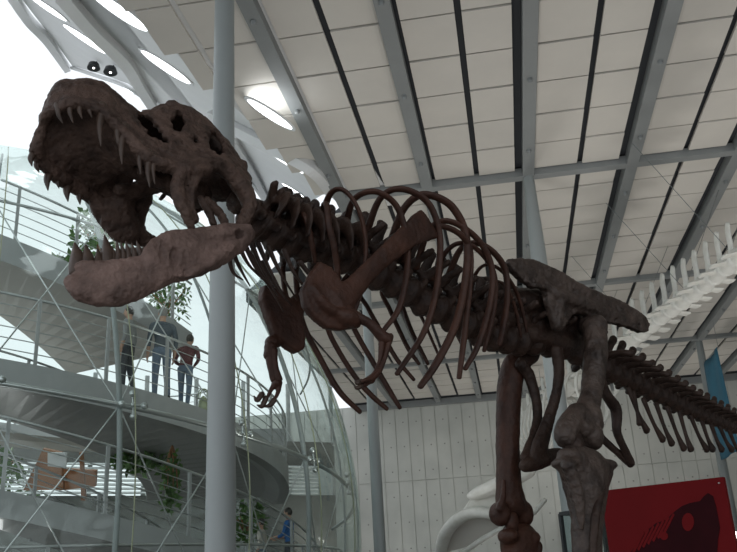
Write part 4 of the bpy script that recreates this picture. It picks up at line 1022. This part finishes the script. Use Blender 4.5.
Geo().tube([H(545, 500, 35), H(530, 515, 35), H(505, 527, 35.5), H(480, 541, 36.5), H(456, 558, 38)], [.12, .16, .17, .16, .14], rad2=[.10, .12, .12, .12, .1], seg=12, n=6).obj('jaw_bone', MB['whale'], whale, smooth=True, origin=W0)
for px, s in ((0, 1.0), (0, 4.2), (0, 8), (0, 12)):
    p, t = warc_at(s)
    for dx in (-1.4, 1.4): Geo().tube([p + UP * .2, np.array([p[0] + dx, p[1] + .6, ZC - .03])], [.007, .007], seg=5).obj('suspension_cable', MB['darkrail'], whale, origin=W0)

# ================================================================== RED PANEL, BANNER, CASE
def level(px1, py1, d1, px2, py2):      # second point of a level edge starting at the first
    a = at(px1, py1, d1); d2 = (a[2] - 1.6) / ray(px2, py2)[2]; return a, at(px2, py2, d2)
TR, TL = level(724, 477, 7.6, 602, 491)
hz2 = (TR - TL); wd = np.linalg.norm(hz2); hx = hz2 / wd; nn = np.array([hx[1], -hx[0], 0]); 
rp = empty('exhibit_panel', 'dark red exhibit panel printed with a dinosaur head, beside the hind leg', 'panel', (float((TL + TR)[0] / 2), float((TL + TR)[1] / 2), 0))
RO = np.array(rp.location); PZ0 = .35; hh = TL[2] - PZ0
bd = Geo(); bd.slab([TL, TR, TR - UP * hh, TL - UP * hh], nn, .06); bd.obj('board', MB['red'], rp, origin=RO)
for f_ in (.12, .88):
    q = TL + hx * wd * f_; Geo().box((q[0] - .04 - RO[0], q[1] - .04 - RO[1], 0), (q[0] + .04 - RO[0], q[1] + .04 - RO[1], PZ0 + .05)).obj('foot', MB['black'], rp)
def on_panel(px, py, off=.032):
    d = ray(px, py); t = ((TL + nn * off - EYE) @ nn) / (d @ nn); return EYE + d * t
pic = [(628, 556), (634, 548), (640, 540), (648, 530), (656, 523), (666, 520), (674, 512), (682, 506), (690, 503), (700, 501), (704, 496), (708, 493), (713, 496), (716, 506), (718, 516), (720, 528), (718, 540), (717, 556)]
Geo().slab([on_panel(*p) for p in pic], nn, .004).obj('printed_picture', MB['redink'], rp, origin=RO)
for c_, rx, ry in (((688, 522), 6, 9), ((664, 536), 4, 4)):
    Geo().slab([on_panel(c_[0] + rx * math.cos(w), c_[1] + ry * math.sin(w), .036) for w in np.linspace(0, 2 * math.pi, 25)[:-1]], nn, .004).obj('printed_eye', MB['red'], rp, origin=RO)
for i in range(7):
    x = 640 + i * 5; Geo().slab([on_panel(x - 8, 552 - i * 3, .036), on_panel(x + 3, 531 - i * 3, .036), on_panel(x + 4.5, 533 - i * 3, .036), on_panel(x - 6, 554 - i * 3, .036)], nn, .003).obj('printed_stroke', MB['red'], rp, origin=RO)
for px, py in ((606, 497), (719, 483)):
    q = on_panel(px, py, .034); Geo().tube([q - nn * .004, q + nn * .006], [.008, .008], seg=10).obj('bolt', MB['rail'], rp, origin=RO)
# blue banner by the far right column
bL, bR = level(704, 364, 35.5, 718, 347)
dn = lambda p, px, py: p  # top corners; bottoms follow below
zb = at(723, 464, 35.5)[2]
g = Geo(); nb_ = np.cross(bR - bL, UP); nb_ /= np.linalg.norm(nb_)
vs = []; fs = []
for i in range(13):
    for j in range(7):
        p = bL + (bR - bL) * j / 6; p = np.array([p[0], p[1], bL[2] + (zb - bL[2]) * i / 12]) + nb_ * .05 * math.sin(j * 1.4 + i * .2); vs.append(p)
for i in range(12):
    for j in range(6): fs.append((i * 7 + j, i * 7 + j + 1, (i + 1) * 7 + j + 1, (i + 1) * 7 + j))
k = len(vs); vs2 = [p + nb_ * .012 for p in vs]; fs2 = [tuple(k + q for q in f[::-1]) for f in fs]
edge = [j for j in range(7)] + [i * 7 + 6 for i in range(1, 13)] + [12 * 7 + j for j in range(5, -1, -1)] + [i * 7 for i in range(11, 0, -1)]
fs3 = [(edge[i], k + edge[i], k + edge[(i + 1) % len(edge)], edge[(i + 1) % len(edge)]) for i in range(len(edge))]
bn = empty('hanging_banner', 'tall blue banner hanging by the far column behind the tail', 'banner', tuple((bL + bR) / 2)); BO = (bL + bR) / 2
Geo().add(vs + vs2, fs + fs2 + fs3).obj('cloth', MB['blue'], bn, smooth=True, origin=BO)
Geo().tube([bL, bR], [.03, .03], seg=8).obj('rod', MB['steel'], bn, origin=BO)
for q in (bL, bR): Geo().tube([q, np.array([q[0], q[1], ZC])], [.01, .01], seg=6).obj('cord', MB['steel'], bn, origin=BO)
# glazed display case behind the hind leg
c0 = at(574, 512, 14.0); cs = empty('display_case', 'dark framed glass display case low behind the hind legs', 'display case', (c0[0], c0[1], 0)); CO = np.array([c0[0], c0[1], 0.0]); zt = c0[2]
ex = np.array([.6, -.8, 0]); ey = np.array([.8, .6, 0])
q = [c0 * np.array([1, 1, 0]) - ex * 0, c0 * np.array([1, 1, 0]) - ex * .0 + ey * 1.0]
cor = [CO, CO + ey * .9, CO + ey * .9 - ex * .35, CO - ex * .35]
for c_ in cor: Geo().beam(c_, c_ + UP * zt, .06, .06, up=tuple(ex)).obj('post', MB['black'], cs, origin=CO)
for z in (zt, .6):
    g = Geo()
    for i in range(4): g.beam(cor[i] + UP * z, cor[(i + 1) % 4] + UP * z, .06, .06)
    g.obj('frame', MB['black'], cs, origin=CO)
Geo().hexa(cor, [c_ + UP * .6 for c_ in cor]).obj('base', MB['fascia'], cs, origin=CO)
g = Geo()
for i in range(4):
    a, b = cor[i], cor[(i + 1) % 4]; g.add([a + UP * .6, b + UP * .6, b + UP * zt, a + UP * zt], [(0, 1, 2, 3)])
g.obj('pane', MB['glass'], cs, origin=CO)
# bright lamp on the far right column
c0 = at(733, 535, 30.0); root = empty('column_lamp', 'small bright lamp at the far right beside the red panel edge', 'lamp', tuple(c0))
Geo().ball((0, 0, 0), .16, seg=14, rings=10).obj('globe', MB['lamp'], root, smooth=True)
Geo().tube([(0, 0, -.12), (0, 0, -c0[2])], [.05, .06], seg=10).obj('stand', MB['steel'], root, smooth=True)

# ================================================================== LIGHT
def spot(name, loc, power, deg=150, rad_=.5, d=(0, 0, 1)):
    l = bpy.data.lights.new(name, 'SPOT'); l.energy = power; l.spot_size = math.radians(deg); l.spot_blend = .8; l.shadow_soft_size = rad_; l.color = (1.0, .97, .93)
    o = bpy.data.objects.new(name, l); COL.objects.link(o); o.location = loc; o.rotation_euler = V(d).to_track_quat('-Z', 'Y').to_euler()
UPW = 275
for loc in ((1.5, 14, 2.5), (6.5, 10, 1.0), (-2.0, 15.5, 2.5), (6.0, 20, 2.5), (0.0, 24, 2.5), (11, 15, 2.5), (12, 26, 2.5), (4, 32, 2.5), (-4, 34, 2.5), (12, 38, 2.5), (3, 41, 2.5)): spot('ceiling_fill', loc, UPW)  # unseen upward spots, added as fill to brighten the ceiling
for x in (-8, 0, 8): spot('wall_fill', (x, 37.5, 2.2), 260, 110, .4, (0, .75, .55))  # unseen spots added to lift the tone of the back wall
for z, e in ((2.2, 70), (6.0, 60)):  # added point fills inside the dome, standing in for bounce on the ramp soffits
    l = bpy.data.lights.new('dome_fill', 'POINT'); l.energy = e; l.shadow_soft_size = .4
    o = bpy.data.objects.new('dome_fill', l); COL.objects.link(o); o.location = (DC[0], DC[1], z)

w = bpy.data.worlds.new('daylight'); sc.world = w; w.use_nodes = True
bgn = w.node_tree.nodes['Background']; bgn.inputs['Color'].default_value = (0.90, 0.95, 1.0, 1); bgn.inputs['Strength'].default_value = 1.0
sc.view_settings.view_transform = 'Standard'; sc.view_settings.look = 'None'; sc.view_settings.gamma = 1; sc.view_settings.use_curve_mapping = False
sc.view_settings.exposure = 0.22
